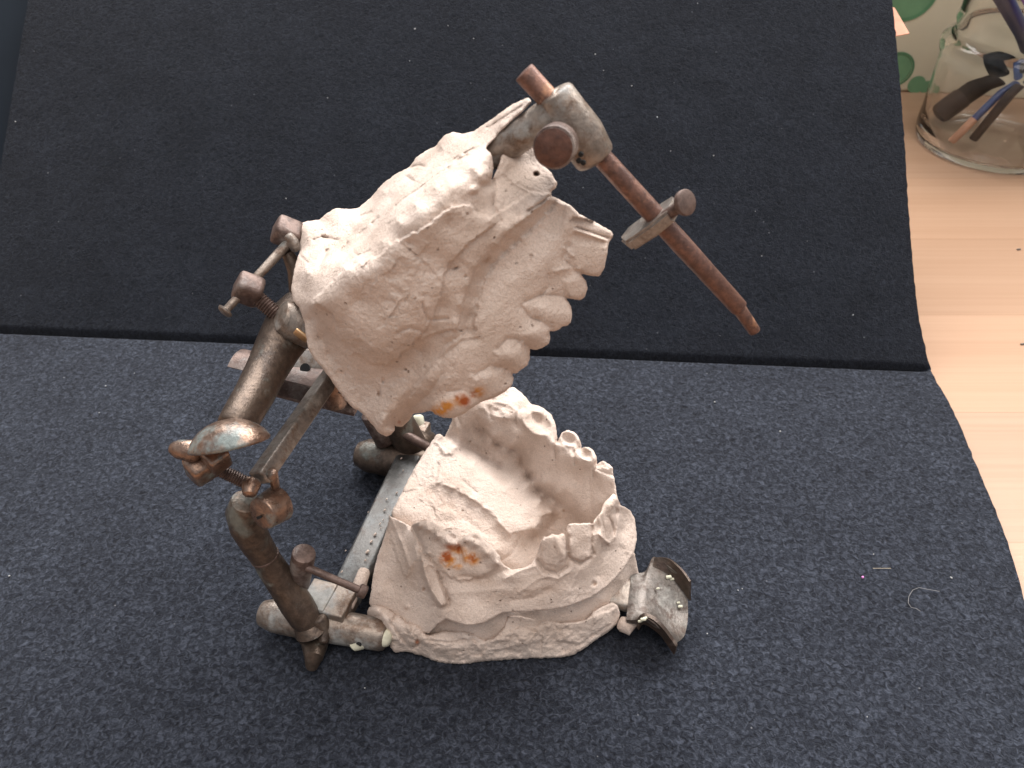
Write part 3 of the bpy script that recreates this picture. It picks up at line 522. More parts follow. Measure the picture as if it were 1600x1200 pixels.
near_bumps = [(706, 837, 6, 3.5, 10, -.6), (744, 842, 7, 3.5, 30, -.4), (695, 872, 34, 22, 15, .35), (750, 882, 28, 22, 25, .35), (717, 875, 8, 22, -5, -.4), (657, 830, 8, 14, -30, .3), (873, 852, 6, 13, -12, .6), (800, 900, 20, 9, 0, .3), (935, 845, 8, 26, 10, .8), (664, 912, 9, 12, 0, .7), (668, 900, 8, 30, -20, 1.2), (636, 948, 3.5, 3.5, 0, .5), (663, 921, 3, 3, 0, -1.0), (928, 912, 4, 4, 0, -.8), (953, 790, 9, 12, 10, .8), (938, 812, 5, 9, 10, .6), (985, 825, 8, 25, 0, .4), (960, 835, 3, 3, 0, .5), (820, 910, 30, 10, -10, -.4)]
near_lines = [([(642, 823), (648, 832), (655, 845), (660, 857)], 3, -1.1), ([(660, 862), (680, 880), (690, 910), (700, 938)], 3, -1.5), ([(657, 868), (664, 895), (676, 925), (690, 945)], 3.5, 1.0), ([(610, 806), (622, 835), (632, 860), (640, 885)], 3, .5), ([(648, 855), (652, 870), (640, 885), (635, 900)], 3, .5), ([(700, 945), (690, 950), (682, 948)], 3, -.8),
 ([(840, 875), (850, 890), (870, 895), (885, 885), (888, 866)], 3, -1.0), ([(838, 885), (848, 899), (872, 904), (892, 892)], 3, .4), ([(885, 838), (886, 860)], 2.5, -1.4), ([(890, 872), (905, 880), (922, 872), (926, 860)], 3, -.9), ([(912, 876), (923, 868), (927, 860)], 2.2, .9), ([(925, 822), (924, 850), (928, 866)], 2.0, -.7), ([(940, 808), (944, 828), (947, 842)], 1.8, -.45), ([(951, 808), (956, 820), (960, 836)], 1.8, -.6), ([(963, 795), (962, 815), (960, 834)], 1.8, -.6), ([(968, 795), (966, 818), (961, 840)], 2, .9), ([(936, 835), (950, 848)], 2.4, .9),
 ([(715, 846), (720, 862), (722, 880)], 3, -.6), ([(720, 900), (760, 905), (790, 890)], 6, -.5), ([(860, 920), (830, 935), (800, 938)], 7, -.4), ([(788, 905), (810, 893), (835, 885)], 3, .4), ([(905, 890), (895, 915), (890, 925)], 3, .3), ([(950, 850), (935, 900)], 6, -.5), ([(812, 925), (840, 905), (860, 900)], 3, .4), ([(690, 828), (712, 833)], 1.5, -.4), ([(640, 830), (630, 845)], 3, .3), ([(700, 925), (740, 925), (790, 920)], 8, .3)]
AMP[0] = 1.6
near_plats = [([(645, 820), (655, 814), (690, 820), (715, 834), (730, 834), (752, 833), (782, 870), (780, 886), (755, 900), (725, 908), (700, 900), (672, 885), (658, 866), (650, 842)], 1.8, 1.3),
 ([(842, 842), (886, 834), (888, 866), (868, 886), (849, 878)], 1.6, .9), ([(888, 818), (927, 814), (926, 864), (906, 878), (890, 868)], 1.6, 1.1), ([(657, 868), (668, 862), (681, 880), (692, 905), (700, 938), (690, 952), (676, 935), (662, 900)], 1.5, 1.7),
 ([(604, 800), (640, 822), (652, 845), (655, 870), (642, 892), (636, 905), (622, 880), (612, 845)], 1.6, .8), ([(934, 804), (947, 784), (957, 798), (950, 852), (939, 848)], 1.4, .8), ([(958, 770), (968, 785), (966, 815), (960, 835), (956, 805)], 1.4, .8), ([(972, 790), (1000, 800), (1000, 860), (985, 872), (968, 850), (965, 825)], 2, .6)]
sn = relief(near_out, near_in, 'z', 9, step=1.5, sm=1, plats=near_plats, rnd=(2.4, .5), bumps=near_bumps, lines=near_lines, rough=.26, zmin=2, jit=.8, chips=[(690, 828, 20, .35), (750, 845, 20, .25), (660, 920, 15, .9), (900, 930, 30, .6), (740, 960, 30, .6), (960, 800, 20, .6), (700, 880, 45, .35), (620, 880, 40, .35), (830, 900, 60, .25), (780, 850, 20, .3)])
wall_out = [(583, 900, 22), (600, 890, 22), (660, 925, 20), (720, 945, 18.5), (800, 935, 19), (870, 930, 19), (930, 905, 19), (965, 880, 20), (985, 862, 20.5), (991, 862, 20.5), (995, 880, 15), (999, 900, 10), (990, 904, 8.5), (975, 930, 6), (950, 960, 5), (880, 1000, 3), (800, 1010, 3), (700, 1010, 3), (640, 1005, 4), (595, 975, 6), (580, 950, 10)]
wall_in = [(650, 975, 13), (700, 985, 11.5), (750, 990, 12), (800, 975, 14), (850, 968, 15), (900, 958, 15), (940, 935, 15), (970, 905, 15), (770, 975, 16), (720, 975, 16)]
AMP[0] = 1.0
sw = relief(wall_out, wall_in, 'z', 0, step=2.4, rnd=(4, .8), rough=.25, floor_to=2.5, chips=[(985, 885, 10, .4)])
base_out = [(573, 955, 11), (578, 947, 12.5), (587, 944, 13.5), (602, 948, 14), (611, 955, 14), (626, 964, 14), (635, 974, 13), (653, 977, 13), (662, 987, 12), (670, 992, 11.5), (695, 985, 12.5), (722, 985, 12.5), (740, 991, 12), (755, 1000, 11), (768, 999, 11), (779, 990, 12.5), (787, 980, 14), (793, 964, 17), (802, 961, 17), (830, 965, 15.5), (860, 969, 14.5), (875, 973, 13.5), (900, 972, 13), (917, 968, 13.5), (926, 956, 14.5), (940, 948, 14.5), (956, 941, 14.5), (965, 946, 13), (969, 960, 9), (965, 975, 6), (950, 988, 5), (935, 997, 4), (915, 1012, 3), (897, 1023, 2), (879, 1027, 2), (822, 1029, 1.5), (770, 1032, 1.2), (721, 1038, 1), (684, 1035, 1), (661, 1025, 2), (635, 1018, 2.5), (616, 1020, 2.5), (601, 997, 5), (583, 976, 7), (575, 963, 9)]
base_in = [(590, 955, 14), (610, 965, 14.3), (600, 975, 11), (620, 985, 12), (640, 985, 13.5), (630, 1005, 6), (655, 985, 13), (665, 998, 12), (650, 1010, 6), (690, 998, 11.5), (730, 998, 11.3), (700, 1015, 7), (750, 1015, 7), (690, 1028, 2.5), (760, 1026, 3), (800, 990, 12), (820, 1000, 9.5), (800, 1018, 4.5), (860, 990, 10), (870, 1012, 4.5), (905, 985, 9.5), (910, 1005, 4.5), (940, 962, 12), (950, 975, 8), (715, 990, 12.3), (785, 995, 12)]
AMP[0] = 1.6
sb = relief(base_out, base_in, 'z', 0, step=1.8, rnd=(4, 1.1), rough=.40, floor_to=0.3, jit=1.2, bumps=[(640, 975, 10, 8, 0, .6), (652, 1003, 3, 4, 0, -1.0), (590, 955, 14, 8, 15, .8), (700, 1015, 30, 10, 5, .4)],
            lines=[([(618, 960), (612, 975), (622, 990), (640, 1012)], 2.2, -.7), ([(665, 1000), (700, 1004), (740, 1000)], 2.0, -.5), ([(725, 995), (745, 1008), (750, 1015)], 2, .5), ([(660, 1003), (645, 1015)], 1.6, -.5)],
            plats=[([(600, 960), (640, 982), (655, 1005), (640, 1012), (612, 1000), (596, 975)], 1.5, 1.0), ([(670, 995), (760, 1006), (800, 985), (860, 975), (850, 1000), (780, 1016), (700, 1014)], 1.8, .7), ([(880, 975), (930, 962), (962, 950), (950, 975), (905, 1005), (870, 1000)], 1.6, .8)], chips=[(740, 1000, 80, 1.4), (620, 975, 45, 1.2), (870, 985, 70, 1.4)])
stL = [(1, 697, 870, 8, 10, 40, 1.0), (1, 706, 855, 14, 5, 5, .55), (1, 716, 856, 4, 7, 0, .7), (0, 716, 860, 16, 7, 10, .6), (0, 700, 875, 12, 11, 40, .9), (0, 714, 885, 9, 5, 0, .7), (1, 737, 872, 7, 7, 0, .9), (0, 736, 872, 13, 10, 10, .9), (2, 662, 921, 3, 3, 0, .7), (1, 652, 1003, 3, 4, 0, .5), (2, 652, 1003, 5, 5, 0, .5), (2, 635, 950, 4, 4, 0, .3), (2, 740, 905, 30, 8, 10, .28), (2, 840, 925, 40, 8, -12, .28), (2, 928, 912, 4, 4, 0, .6), (2, 812, 722, 8, 14, -30, .3), (2, 875, 795, 28, 14, 30, .12), (2, 650, 895, 20, 22, 0, .15), (2, 770, 700, 30, 12, 40, .25), (2, 720, 640, 10, 12, 0, .25), (2, 880, 798, 3, 3, 0, .6), (2, 800, 622, 10, 6, 0, .0), (2, 690, 785, 60, 14, 30, .28), (2, 700, 745, 22, 5, 35, .3), (2, 735, 775, 20, 6, 38, .25), (2, 755, 705, 40, 7, 33, .35), (2, 722, 800, 40, 10, 30, .2), (2, 860, 800, 22, 16, 20, .22), (2, 735, 645, 12, 25, -30, .2), (2, 955, 820, 8, 20, 0, .2), (2, 800, 930, 50, 9, -12, .2)]
LC = merge([sf, sn, sw, sb], 'lower_cast', PL, ART, stL)

# ================================================================ lower frame
NB = -40; FB = 40
def V3(*a): return Vector(a)
# near boss (runs front to back under the near post) and far boss
for sgn, (p0, p1, r) in ((0, (Z(405, 951, 10), Z(606, 996, 6.5), .0054)), (1, (Z(556, 705, 9), Z(700, 730, 8), .0064))):
    bm = bmesh.new(); p0 = V3(p0.x, p0.y, .0078); p1 = V3(p1.x, p1.y, .0072)
    tube(bm, [p0, p0.lerp(p1, .12), p0.lerp(p1, .4), p0.lerp(p1, .6), p1], [r * .80, r, r * 1.05, r * 1.0, r * .95], n=32, bev=.35); lump(bm, .0004, 140)
    obj('boss', bm, M_grey if sgn == 0 else M_dark, ART)
# flat cross bar between the bosses
qa, qb = Z(535, 935, 11), Z(640, 712, 11)
bm = bmesh.new(); cbar = (qa + qb) / 2; dr = (qb - qa)
box(bm, V3(cbar.x + .0005, cbar.y, .0105), dr.length, .0098, .006, ax=dr, ay=(1, 0, 0), bevel=.0012); lump(bm, .0003, 120)
obj('cross_bar', bm, metal('grey_bar_metal', (.115, .11, .105), (.08, .06, .05), (.15, .155, .155), .35, .6, .42, .7, 12), ART)
# squared notched block beside the near post
bm = bmesh.new(); box(bm, Z(500, 940, 12), .0085, .011, .008, bevel=.0005); box(bm, Z(530, 948, 11.5), .0085, .012, .008, bevel=.0005); lump(bm, .0003, 200)
obj('stop_block', bm, M_grey, ART)
# frame rod running forward under the lower cast to the incisal table
bm = bmesh.new(); box(bm, (.0515, 0, .0085), .095, .0125, .0042, bevel=.0015); lump(bm, .0003, 100)
obj('lower_arm', bm, M_grey, ART)
# near post
def S_(x, y, s): return S(x, y, s)
post_px = [(384, 782, -40, 23), (380, 800, -40, 27), (386, 822, -40, 27), (400, 848, -40, 24.5), (413, 868, -40, 22.5), (418, 876, -40, 22), (424, 886, -40, 23), (442, 912, -40, 24), (462, 942, -41, 26), (476, 964, -42, 25), (490, 988, -43, 17)]
bm = bmesh.new(); pts = [S(x, y, s) for x, y, s, r in post_px]; tubeP(bm, pts, [r for *_, r in post_px], n=36, bev=.2); lump(bm, .0003, 150)
P = obj('post', bm, M_dark, ART)
bm = bmesh.new(); q0 = S(413, 868, -40); q1 = S(414.5, 870.5, -40); tubeP(bm, [q0, q1], [23, 23], n=36, bev=.03); obj('ring', bm, M_rust, P)
# web between post and boss, and the pointed foot
bm = bmesh.new(); tubeP(bm, [S(470, 962, -42), S(487, 984, -43), S(493, 1005, -44), V3(*Z(490, 1028, 6)), V3(*Z(486, 1045, 2.4))], [20, 27, 22, 15, 10], n=28, bev=.5); 
tubeP(bm, [S(496, 962, -41), S(508, 985, -42), V3(*Z(505, 1006, 8))], [14, 13, 8], n=20, bev=.4); lump(bm, .0004, 160); obj('foot', bm, M_dark, ART)
# far post hidden behind the upper cast, with its own foot
bm = bmesh.new(); f0 = V3(-.012, .040, .073); tube(bm, [f0, V3(-.016, .040, .056), V3(-.008, .040, .034), V3(0, .041, .010)], [.005, .0055, .0055, .0062], n=28, bev=.2); lump(bm, .0003, 150)
obj('post', bm, M_dark, ART)
bm = bmesh.new(); tube(bm, [V3(0, .042, .012), V3(.002, .052, .006), V3(.003, .056, .002)], [.0055, .0035, .002], n=20, bev=.4); obj('foot', bm, M_dark, ART)
# lateral stop screws: upright head + long thin pin
def stop_screw(name, head, pin, r=.0036, rp=.0012, up=None):
    bm = bmesh.new(); tube(bm, head, r, n=28, bev=.18); h = obj(name, bm, M_rust, ART)
    bm = bmesh.new(); tube(bm, pin, [rp, rp], n=20, bev=.1)
    d = (pin[1] - pin[0]).normalized(); tube(bm, [pin[1] - d * .0003, pin[1] + d * .0022], rp * 1.75, n=24, bev=.2); obj('pin', bm, M_rust, h)
    return h
ht = S(475, 864, -36); stop_screw('stop_screw', [S(466, 912, -36), ht], [S(478, 886, -38), S(562, 922, -36)])
ht = S(582, 656, 38); stop_screw('stop_screw', [S(604, 690, 38), S(580, 645, 38)], [S(585, 652, 37), S(676, 703, 37)], .0042, .0018)
# pale threaded stubs and plaster drips stuck on the bar
bm = bmesh.new(); tube(bm, [Z(571, 888, 17), Z(558, 925, 14)], [.0020, .0023], n=16, bev=.6); tube(bm, [Z(553, 930, 12), Z(540, 950, 12)], [.0019, .0022], n=16, bev=.6); obj('plaster_drip', bm, PL, ART)
bm = bmesh.new(); tube(bm, [Z(548, 1010, 5), Z(562, 1000, 6.5), Z(585, 992, 8), Z(612, 998, 8)], [.0026, .0032, .0030, .003], n=18, bev=.6); lump(bm, .0006, 300); obj('plaster_drip', bm, M_resid, ART)
bm = bmesh.new(); tube(bm, [Z(560, 1008, 7.6), Z(565, 999, 8.6)], .0010, n=12); obj('pit', bm, M_hole, ART)
bm = bmesh.new()
for x, y, r in ((604, 780, .5), (601, 797, .6), (599, 812, .4), (594, 818, .5), (595, 825, .35), (586, 835, .8), (580, 846, .7), (574, 862, .9), (571, 875, .5), (620, 770, .6), (608, 806, .35), (540, 860, .3), (630, 735, .4), (627, 716, .5), (575, 800, .3), (534, 893, .5)):
    c = Z(x, y, 14.2); tube(bm, [c + V3(-r * .0004, -r * .0006, -.0003), c + V3(r * .0004, r * .0006, .0003 * r)], r * .0005, n=10, bev=.6)
tag(obj('plaster_spatter', bm, PL, ART), kind='stuff')
# small pale fittings on the far boss
bm = bmesh.new(); tube(bm, [Z(652, 648, 16), Z(656, 668, 12)], .0022, n=16, bev=.5); lump(bm, .0004, 400); obj('plaster_drip', bm, M_resid, ART)
bm = bmesh.new(); box(bm, Z(648, 680, 10), .010, .010, .008); lump(bm, .0005, 250); obj('far_lug' if False else 'lug', bm, M_grey, ART)

# hinge: round lug on the near post, ball headed screw, peg
cen = S(432, 792, -38); fr_ = S(407, 801, -43.5)
c0 = S(408, 803, -45); ax = (c0 - S(434, 788, -38)).normalized(); bm = bmesh.new()
tubeP(bm, [c0, S(438, 785, -38)], [27, 29], n=40, bev=.12); lump(bm, .0003, 200)
hl = obj('hinge_lug', bm, M_copper, ART)
bm = bmesh.new(); box(bm, c0 + ax * .0007 + V3(-.0004, 0, -.0012), .0022, .0007, .0004, ax=(.6, -.2, .6), ay=ax); obj('slot', bm, M_hole, hl)
bm = bmesh.new(); b0 = S(389, 775, -46); tubeP(bm, [b0, S(391, 764, -44), S(395, 748, -41)], [12, 13, 15], n=24, bev=.6); obj('screw_tip', bm, M_copper, hl)
bm = bmesh.new(); tubeP(bm, [S(432, 768, -38), S(428, 750, -38), S(423, 735, -38)], [6.5, 7.5, 10], n=20, bev=.5); obj('peg', bm, M_copper, hl)
# dome, ball, block and threaded spindle on the near end of the upper tube
dc = S(358, 694, -44); wn = np.array([-.20, .52, .80]); nrm = V3(wn @ Bv, wn @ Av, wn[2]).normalized(); e1 = V3(1, 0, .55); e1 = (e1 - nrm * e1.dot(nrm)).normalized(); e2 = nrm.cross(e1)
bm = bmesh.new(); rg = []; RX, RY, HH = .0118, .0090, .0066
prof = [(1.0, -.06), (1.02, .02), (.985, .14), (.92, .32), (.80, .52), (.64, .72), (.45, .87), (.22, .97)]
for rr, hh in [(.9, -.1)] + prof: rg.append([bm.verts.new(dc + e1 * RX * rr * math.cos(k * math.pi / 20) + e2 * RY * rr * math.sin(k * math.pi / 20) + nrm * HH * hh) for k in range(40)])
for a, b in zip(rg, rg[1:]):
    for k in range(40): bm.faces.new((a[k], a[(k + 1) % 40], b[(k + 1) % 40], b[k]))
bm.faces.new(rg[0][::-1]); tp = bm.verts.new(dc + nrm * HH)
for k in range(40): bm.faces.new((rg[-1][k], rg[-1][(k + 1) % 40], tp))
obj('dome_nut', bm, M_copper, ART, angle=60)
bm = bmesh.new(); box(bm, S(316, 728, -43), .0075, .0085, .0085, ax=(1, -.5, -.3), ay=(.3, 1, .2), bevel=.0018); box(bm, S(335, 712, -43), .008, .006, .007, ax=(1, -.5, -.3), ay=(.3, 1, .2), bevel=.001); lump(bm, .0004, 260)
hb = obj('hinge_block', bm, M_copper, ART)
bm = bmesh.new(); tube(bm, [S(268, 700, -44), S(280, 702, -44), S(312, 706, -44)], [.0024, .0027, .0030], n=28, bev=.7); lump(bm, .0003, 250); obj('ball_end', bm, M_copper, ART)
def threaded(bm, p0, p1, r, pitch=.0007, amp=.00016):
    L = (p1 - p0).length; k = max(4, int(L / pitch * 6)); tube(bm, [p0.lerp(p1, i / k) for i in range(k + 1)], [r + amp * math.cos(i * 2 * math.pi / 6) for i in range(k + 1)], n=24, bev=0)
bm = bmesh.new(); threaded(bm, S(330, 728, -42), S(392, 758, -40), .0018); obj('threaded_spindle', bm, M_rust, ART)
# hinge bar
bm = bmesh.new(); h0 = S(405, 748, -40); h1 = V3(h0.x, .012, h0.z + .001)
box(bm, (h0 + h1) / 2, (h1 - h0).length, .0050, .0052, ax=(h1 - h0), ay=(-.45, 0, .89), bevel=.0008); lump(bm, .0004, 160)
HBr = obj('hinge_bar', bm, M_plate, ART)
# curved rear plate with a hole
bm = bmesh.new(); g0 = S(371, 574, 10); g1 = S(548, 616, 6); prof = []
for i in range(15):
    a = R_(125 - 215 * i / 14); prof.append((-.0084 * math.cos(a), .0074 * math.sin(a)))
dirb = (g1 - g0).normalized()
vsl = []
for j in range(9):
    c = g0.lerp(g1, j / 8) + V3(0, 0, -.002)
    vsl.append([[bm.verts.new(c + V3(0, 1, 0) * (-q[0]) * k_ + V3(0, 0, 1) * q[1] * k_) for q in prof] for k_ in (1, .84)])
for a, b in zip(vsl, vsl[1:]):
    for i in range(14):
        bm.faces.new((a[0][i], a[0][i + 1], b[0][i + 1], b[0][i])); bm.faces.new((a[1][i], b[1][i], b[1][i + 1], a[1][i + 1]))
    for i in (0, 14): bm.faces.new((a[0][i], b[0][i], b[1][i], a[1][i]))
for e in (vsl[0], vsl[-1]):
    for i in range(14): bm.faces.new((e[0][i], e[0][i + 1], e[1][i + 1], e[1][i]))
lump(bm, .0003, 160); RP = obj('rear_plate', bm, M_rust, ART)
bm = bmesh.new(); box(bm, S(478, 574, 10) , .020, .012, .0015, ax=(1, 0, -.12), ay=(0, 1, .55), bevel=.0005); PLT = obj('guide_plate', bm, M_plate, ART)
bm = bmesh.new(); c = S(476, 575, 8.2); tube(bm, [c, c + V3(0, .0006, -.0008)], .0016, n=20, bev=0, up=(1, 0, 0)); obj('hole', bm, M_hole, PLT)
bm = bmesh.new(); tube(bm, [S(523, 590, 4), S(522, 632, 4)], [.0032, .0042], n=22, bev=.4); lump(bm, .0004, 200); obj('bar_end', bm, M_copper, ART)

# ================================================================ upper frame
bm = bmesh.new()
tubeP(bm, [S(362, 672, -38), S(374, 656, -34), S(398, 616, -24), S(417, 578, -14), S(436, 540, -5), S(458, 505, 3), S(475, 470, 10)], [28, 30, 31, 32, 36, 42, 30], n=40, bev=.2)
lump(bm, .0004, 120); UT = obj('upper_tube', bm, M_dark, ART)
bm = bmesh.new(); tubeP(bm, [S(436, 492, -4), S(458, 500, -2), S(500, 520, -2)], [26, 33, 32], n=30, bev=.35); lump(bm, .0006, 200); obj('arm_socket', bm, M_grey, ART)
bm = bmesh.new(); box(bm, S(471, 524, -12), .0045, .001, .003, ax=(1, 0, -.7), ay=(.2, 1, 0)); obj('bright_edge', bm, plain('fresh_brass', (.75, .52, .30), .35, .9), ART)
# hidden upper arm through the plaster and its front end
ma = S(455, 505, 0); mb = S(868, 178, 0)
bm = bmesh.new(); pp = [ma.lerp(mb, t) for t in (0, .3, .7, .86, 1)]; pp[1] = pp[1] + V3(.004, 0, -.006); pp[2] = S(755, 250, 0)
pp = [pp[0], pp[1], pp[2], S(800, 222, 0), S(884, 160, 0)]
tubeP(bm, pp, [30, 26, 22, 25, 27], n=30, bev=.1); lump(bm, .0004, 260); UA = obj('upper_arm', bm, M_grey, ART)
th0 = S(866, 143, 0); th1 = S(932, 250, 0)
bm = bmesh.new(); tubeP(bm, [th0, th0.lerp(th1, .3), th0.lerp(th1, .6), th1], [29, 33, 37, 33], n=36, bev=.22); lump(bm, .0003, 160); TH = obj('pin_socket', bm, M_grey, UA)
bm = bmesh.new()
for x, y in ((908, 240), (912, 253), (905, 250)): c = S(x, y, -6.6); tube(bm, [c, c + V3(0, -.0006, 0)], .0006, n=10)
obj('rust_pit', bm, M_hole, TH)
# pin
p0 = S(818, 112, 0); p1 = S(1156, 482, 0); p2 = S(1180, 519, 0)
dpn = (p1 - p0).normalized()
bm = bmesh.new(); tubeP(bm, [p0, p0.lerp(p1, .33), p0.lerp(p1, .7), p1 ], [18, 16, 16, 14], n=32, bev=.14)
tubeP(bm, [p1 - dpn * .001, p2], [11, 9.5], n=26, bev=.3); lump(bm, .00015, 400); PIN = obj('incisal_pin', bm, M_pin, ART)
# clamp screw with the big round head
s0 = S(880, 215, -2); s1 = S(865, 231, -15)
bm = bmesh.new(); tubeP(bm, [s1, s1.lerp(s0, .42)], [34, 33], n=44, bev=.08); tubeP(bm, [s1.lerp(s0, .3), s0 + (s0 - s1) * .2], [25, 25], n=28, bev=.05); lump(bm, .0002, 250)
obj('clamp_screw', bm, M_rust, TH)
bm = bmesh.new(); d = (s1 - s0).normalized(); tubeP(bm, [s1 - d * .0002, s1 + d * .0002], [30, 30], n=44, bev=.01); lump(bm, .0001, 500); obj('worn_face', bm, M_face, TH)
# collar on the pin
cc = S(1017, 352, 0); up_ = dpn; lat = V3(0, 1, 0); fwd = up_.cross(lat).normalized()
bm = bmesh.new(); outl = [(q * .86, w_ * .86) for q, w_ in [(-.0105, .001), (-.0085, .0055), (.002, .0060), (.0085, .0050), (.0095, .001), (.0085, -.0045), (.002, -.0060), (-.007, -.0050)]]
sgnf = 1 if fwd.x > 0 else -1
tops = [bm.verts.new(cc - up_ * .0016 + fwd * sgnf * a_ + lat * b_) for a_, b_ in outl]; bots = [bm.verts.new(cc + up_ * .0016 + fwd * sgnf * a_ * .93 + lat * b_ * .95) for a_, b_ in outl]
bm.faces.new(tops); bm.faces.new(bots[::-1])
for k in range(8): bm.faces.new((tops[k], bots[k], bots[(k + 1) % 8], tops[(k + 1) % 8]))
bmesh.ops.recalc_face_normals(bm, faces=bm.faces); bmesh.ops.bevel(bm, geom=list(bm.edges), offset=.0006, segments=2, affect='EDGES'); lump(bm, .0004, 300)
CL = obj('pin_collar', bm, M_plate, PIN, angle=30)
bm = bmesh.new(); k0 = S(1040, 338, -2); k1 = S(1068, 318, -3); tube(bm, [k0, k1], [.0014, .0013], n=20, bev=.05); 
ka = V3(.75, -.45, .5).normalized(); hc = S(1074, 316, -4)
tubeP(bm, [hc, hc - ka * .0016], [21, 20], n=30, bev=.12); obj('set_screw', bm, M_rust, CL)
# rear thumb nuts with sliding rods
r0 = S(352, 486, -8); r1 = S(452, 378, 18)
bm = bmesh.new(); tubeP(bm, [r0, r1], [6.5, 8], n=20, bev=.1); d = (r1 - r0).normalized(); tubeP(bm, [r0 - d * .0008, r0 + d * .0006], [13, 12], n=24, bev=.4)
RD = obj('sliding_rod', bm, M_grey, ART)
bm = bmesh.new(); bc = S(388, 452, 0); box(bm, bc, .0078, .0072, .0082, ax=(.75, .35, -.5), ay=(-.3, 1, .25), bevel=.0016); lump(bm, .0003, 260); obj('thumb_nut', bm, M_rust, ART)
bm = bmesh.new(); threaded(bm, S(398, 462, 0), S(442, 500, -1), .0022, .0008, .00022); obj('threaded_shaft', bm, M_rust, ART)
bm = bmesh.new(); box(bm, S(448, 363, 20), .0078, .0075, .0075, ax=(.75, .35, -.5), ay=(-.3, 1, .25), bevel=.0016); lump(bm, .0003, 260); obj('thumb_nut', bm, M_rust, ART)
bm = bmesh.new(); tube(bm, [S(449, 366, 14), S(458, 378, 14), S(462, 390, 15)], [.0014, .0016, .0015], n=18, bev=.5)
tube(bm, [S(450, 376, 14), S(464, 388, 14)], [.0013, .0013], n=16, bev=.5); obj('rod_end', bm, M_plate, ART)
bm = bmesh.new(); tube(bm, [S(448, 392, 17), S(462, 420, 17), S(475, 470, 12)], [.0018, .0026, .004], n=20, bev=.4); lump(bm, .0005, 200); obj('rear_shank', bm, M_dark, ART)

# ================================================================ incisal guide table
def grid_solid(bm, pts, th):
    n, m = len(pts), len(pts[0]); A = [[bm.verts.new(p) for p in r] for r in pts]
    nr = [[None] * m for _ in range(n)]
    for i in range(n):
        for j in range(m):
            du = pts[min(i + 1, n - 1)][j] - pts[max(i - 1, 0)][j]; dv = pts[i][min(j + 1, m - 1)] - pts[i][max(j - 1, 0)]; nr[i][j] = du.cross(dv).normalized()
    Bq = [[bm.verts.new(pts[i][j] - nr[i][j] * th) for j in range(m)] for i in range(n)]
    for i in range(n - 1):
        for j in range(m - 1): bm.faces.new((A[i][j], A[i + 1][j], A[i + 1][j + 1], A[i][j + 1])); bm.faces.new((Bq[i][j], Bq[i][j + 1], Bq[i + 1][j + 1], Bq[i + 1][j]))
    for i in range(n - 1):
        for j in (0, m - 1): bm.faces.new((A[i][j], A[i + 1][j], Bq[i + 1][j], Bq[i][j]))
    for j in range(m - 1):
        for i in (0, n - 1): bm.faces.new((A[i][j], A[i][j + 1], Bq[i][j + 1], Bq[i][j]))
# rows run across (far -> near), columns run forward
far_e = [Z(985, 895, 11), Z(1008, 893, 11.5), Z(1022, 870, 14), Z(1048, 888, 14), Z(1075, 908, 12)]
f1 = [Z(985, 915, 11), Z(1004, 910, 11.5), Z(1018, 895, 12), Z(1045, 905, 10.5), Z(1074, 925, 8)]
mid = [Z(982, 940, 11), Z(1003, 940, 11.5), Z(1018, 938, 10), Z(1045, 948, 7), Z(1075, 960, 4.5)]
m2 = [Z(980, 955, 11), Z(1000, 958, 11.5), Z(1016, 965, 11.5), Z(1042, 985, 8), Z(1070, 992, 4.5)]
near_e = [Z(978, 968, 11), Z(995, 968, 12), Z(1008, 958, 14.5), Z(1034, 975, 13), Z(1056, 1006, 7)]
ctrl = [far_e, f1, mid, m2, near_e]
def catm(P, t):
    n = len(P) - 1; x = t * n; i = min(int(x), n - 1); f = x - i; a, b, c, d = P[max(i - 1, 0)], P[i], P[i + 1], P[min(i + 2, n)]
    return .5 * ((2 * b) + (c - a) * f + (2 * a - 5 * b + 4 * c - d) * f * f + (3 * b - a - 3 * c + d) * f ** 3)
G_ = [[catm([catm(r, j / 24) for r in ctrl], i / 24) for j in range(25)] for i in range(25)]
bm = bmesh.new(); grid_solid(bm, G_, .0016); 
for f in bm.faces: f.smooth = True
lump(bm, .0002, 250); M_tab = metal('worn_bracket_metal', (.17, .15, .135), (.085, .06, .048), (.29, .275, .25), .5, .4, .42, .75, 21)
IT = obj('incisal_table', bm, M_tab, ART, angle=40)
fu = [Z(1023, 870, 14.6), Z(1044, 873, 15.4), Z(1062, 888, 15.0), Z(1077, 908, 13.6)]; fl = [Z(1020, 884, 12.6), Z(1043, 896, 11.6), Z(1061, 915, 9.4), Z(1077, 938, 7.2)]
bm = bmesh.new(); grid_solid(bm, [[catm(fl, j / 14).lerp(catm(fu, j / 14), i / 4) + V3(0, -.0004, .0003) for j in range(15)] for i in range(5)], -.0009); lump(bm, .0003, 300); obj('table_flange', bm, M_edge, IT)
ne = [Z(1000, 967, 12.6), Z(1009, 958, 15), Z(1034, 975, 13.4), Z(1056, 1006, 7.4)]
bm = bmesh.new(); grid_solid(bm, [[catm(ne, j / 16) + V3(0, -.0010, -.0001) + V3(.0002, -.0001, -.0022 * i) for j in range(17)] for i in range(3)], .0012); lump(bm, .0003, 300); obj('table_flange', bm, M_edge, IT)
bm = bmesh.new()
for x, y, z, r in ((1045, 902, 11.4, .9), (1050, 905, 10.6, .7), (1063, 948, 6.4, .7), (1060, 942, 6.9, .5), (1028, 920, 10.6, .5), (1005, 968, 15.4, .8), (1000, 971, 14.2, .6), (1008, 966, 15.3, .6)):
    c = Z(x, y, z); tube(bm, [c + V3(-r * .001, -r * .0004, 0), c + V3(r * .001, r * .0003, .0003)], r * .0007, n=10, bev=.5)
tag(obj('plaster_spatter', bm, M_resid, IT), kind='stuff')
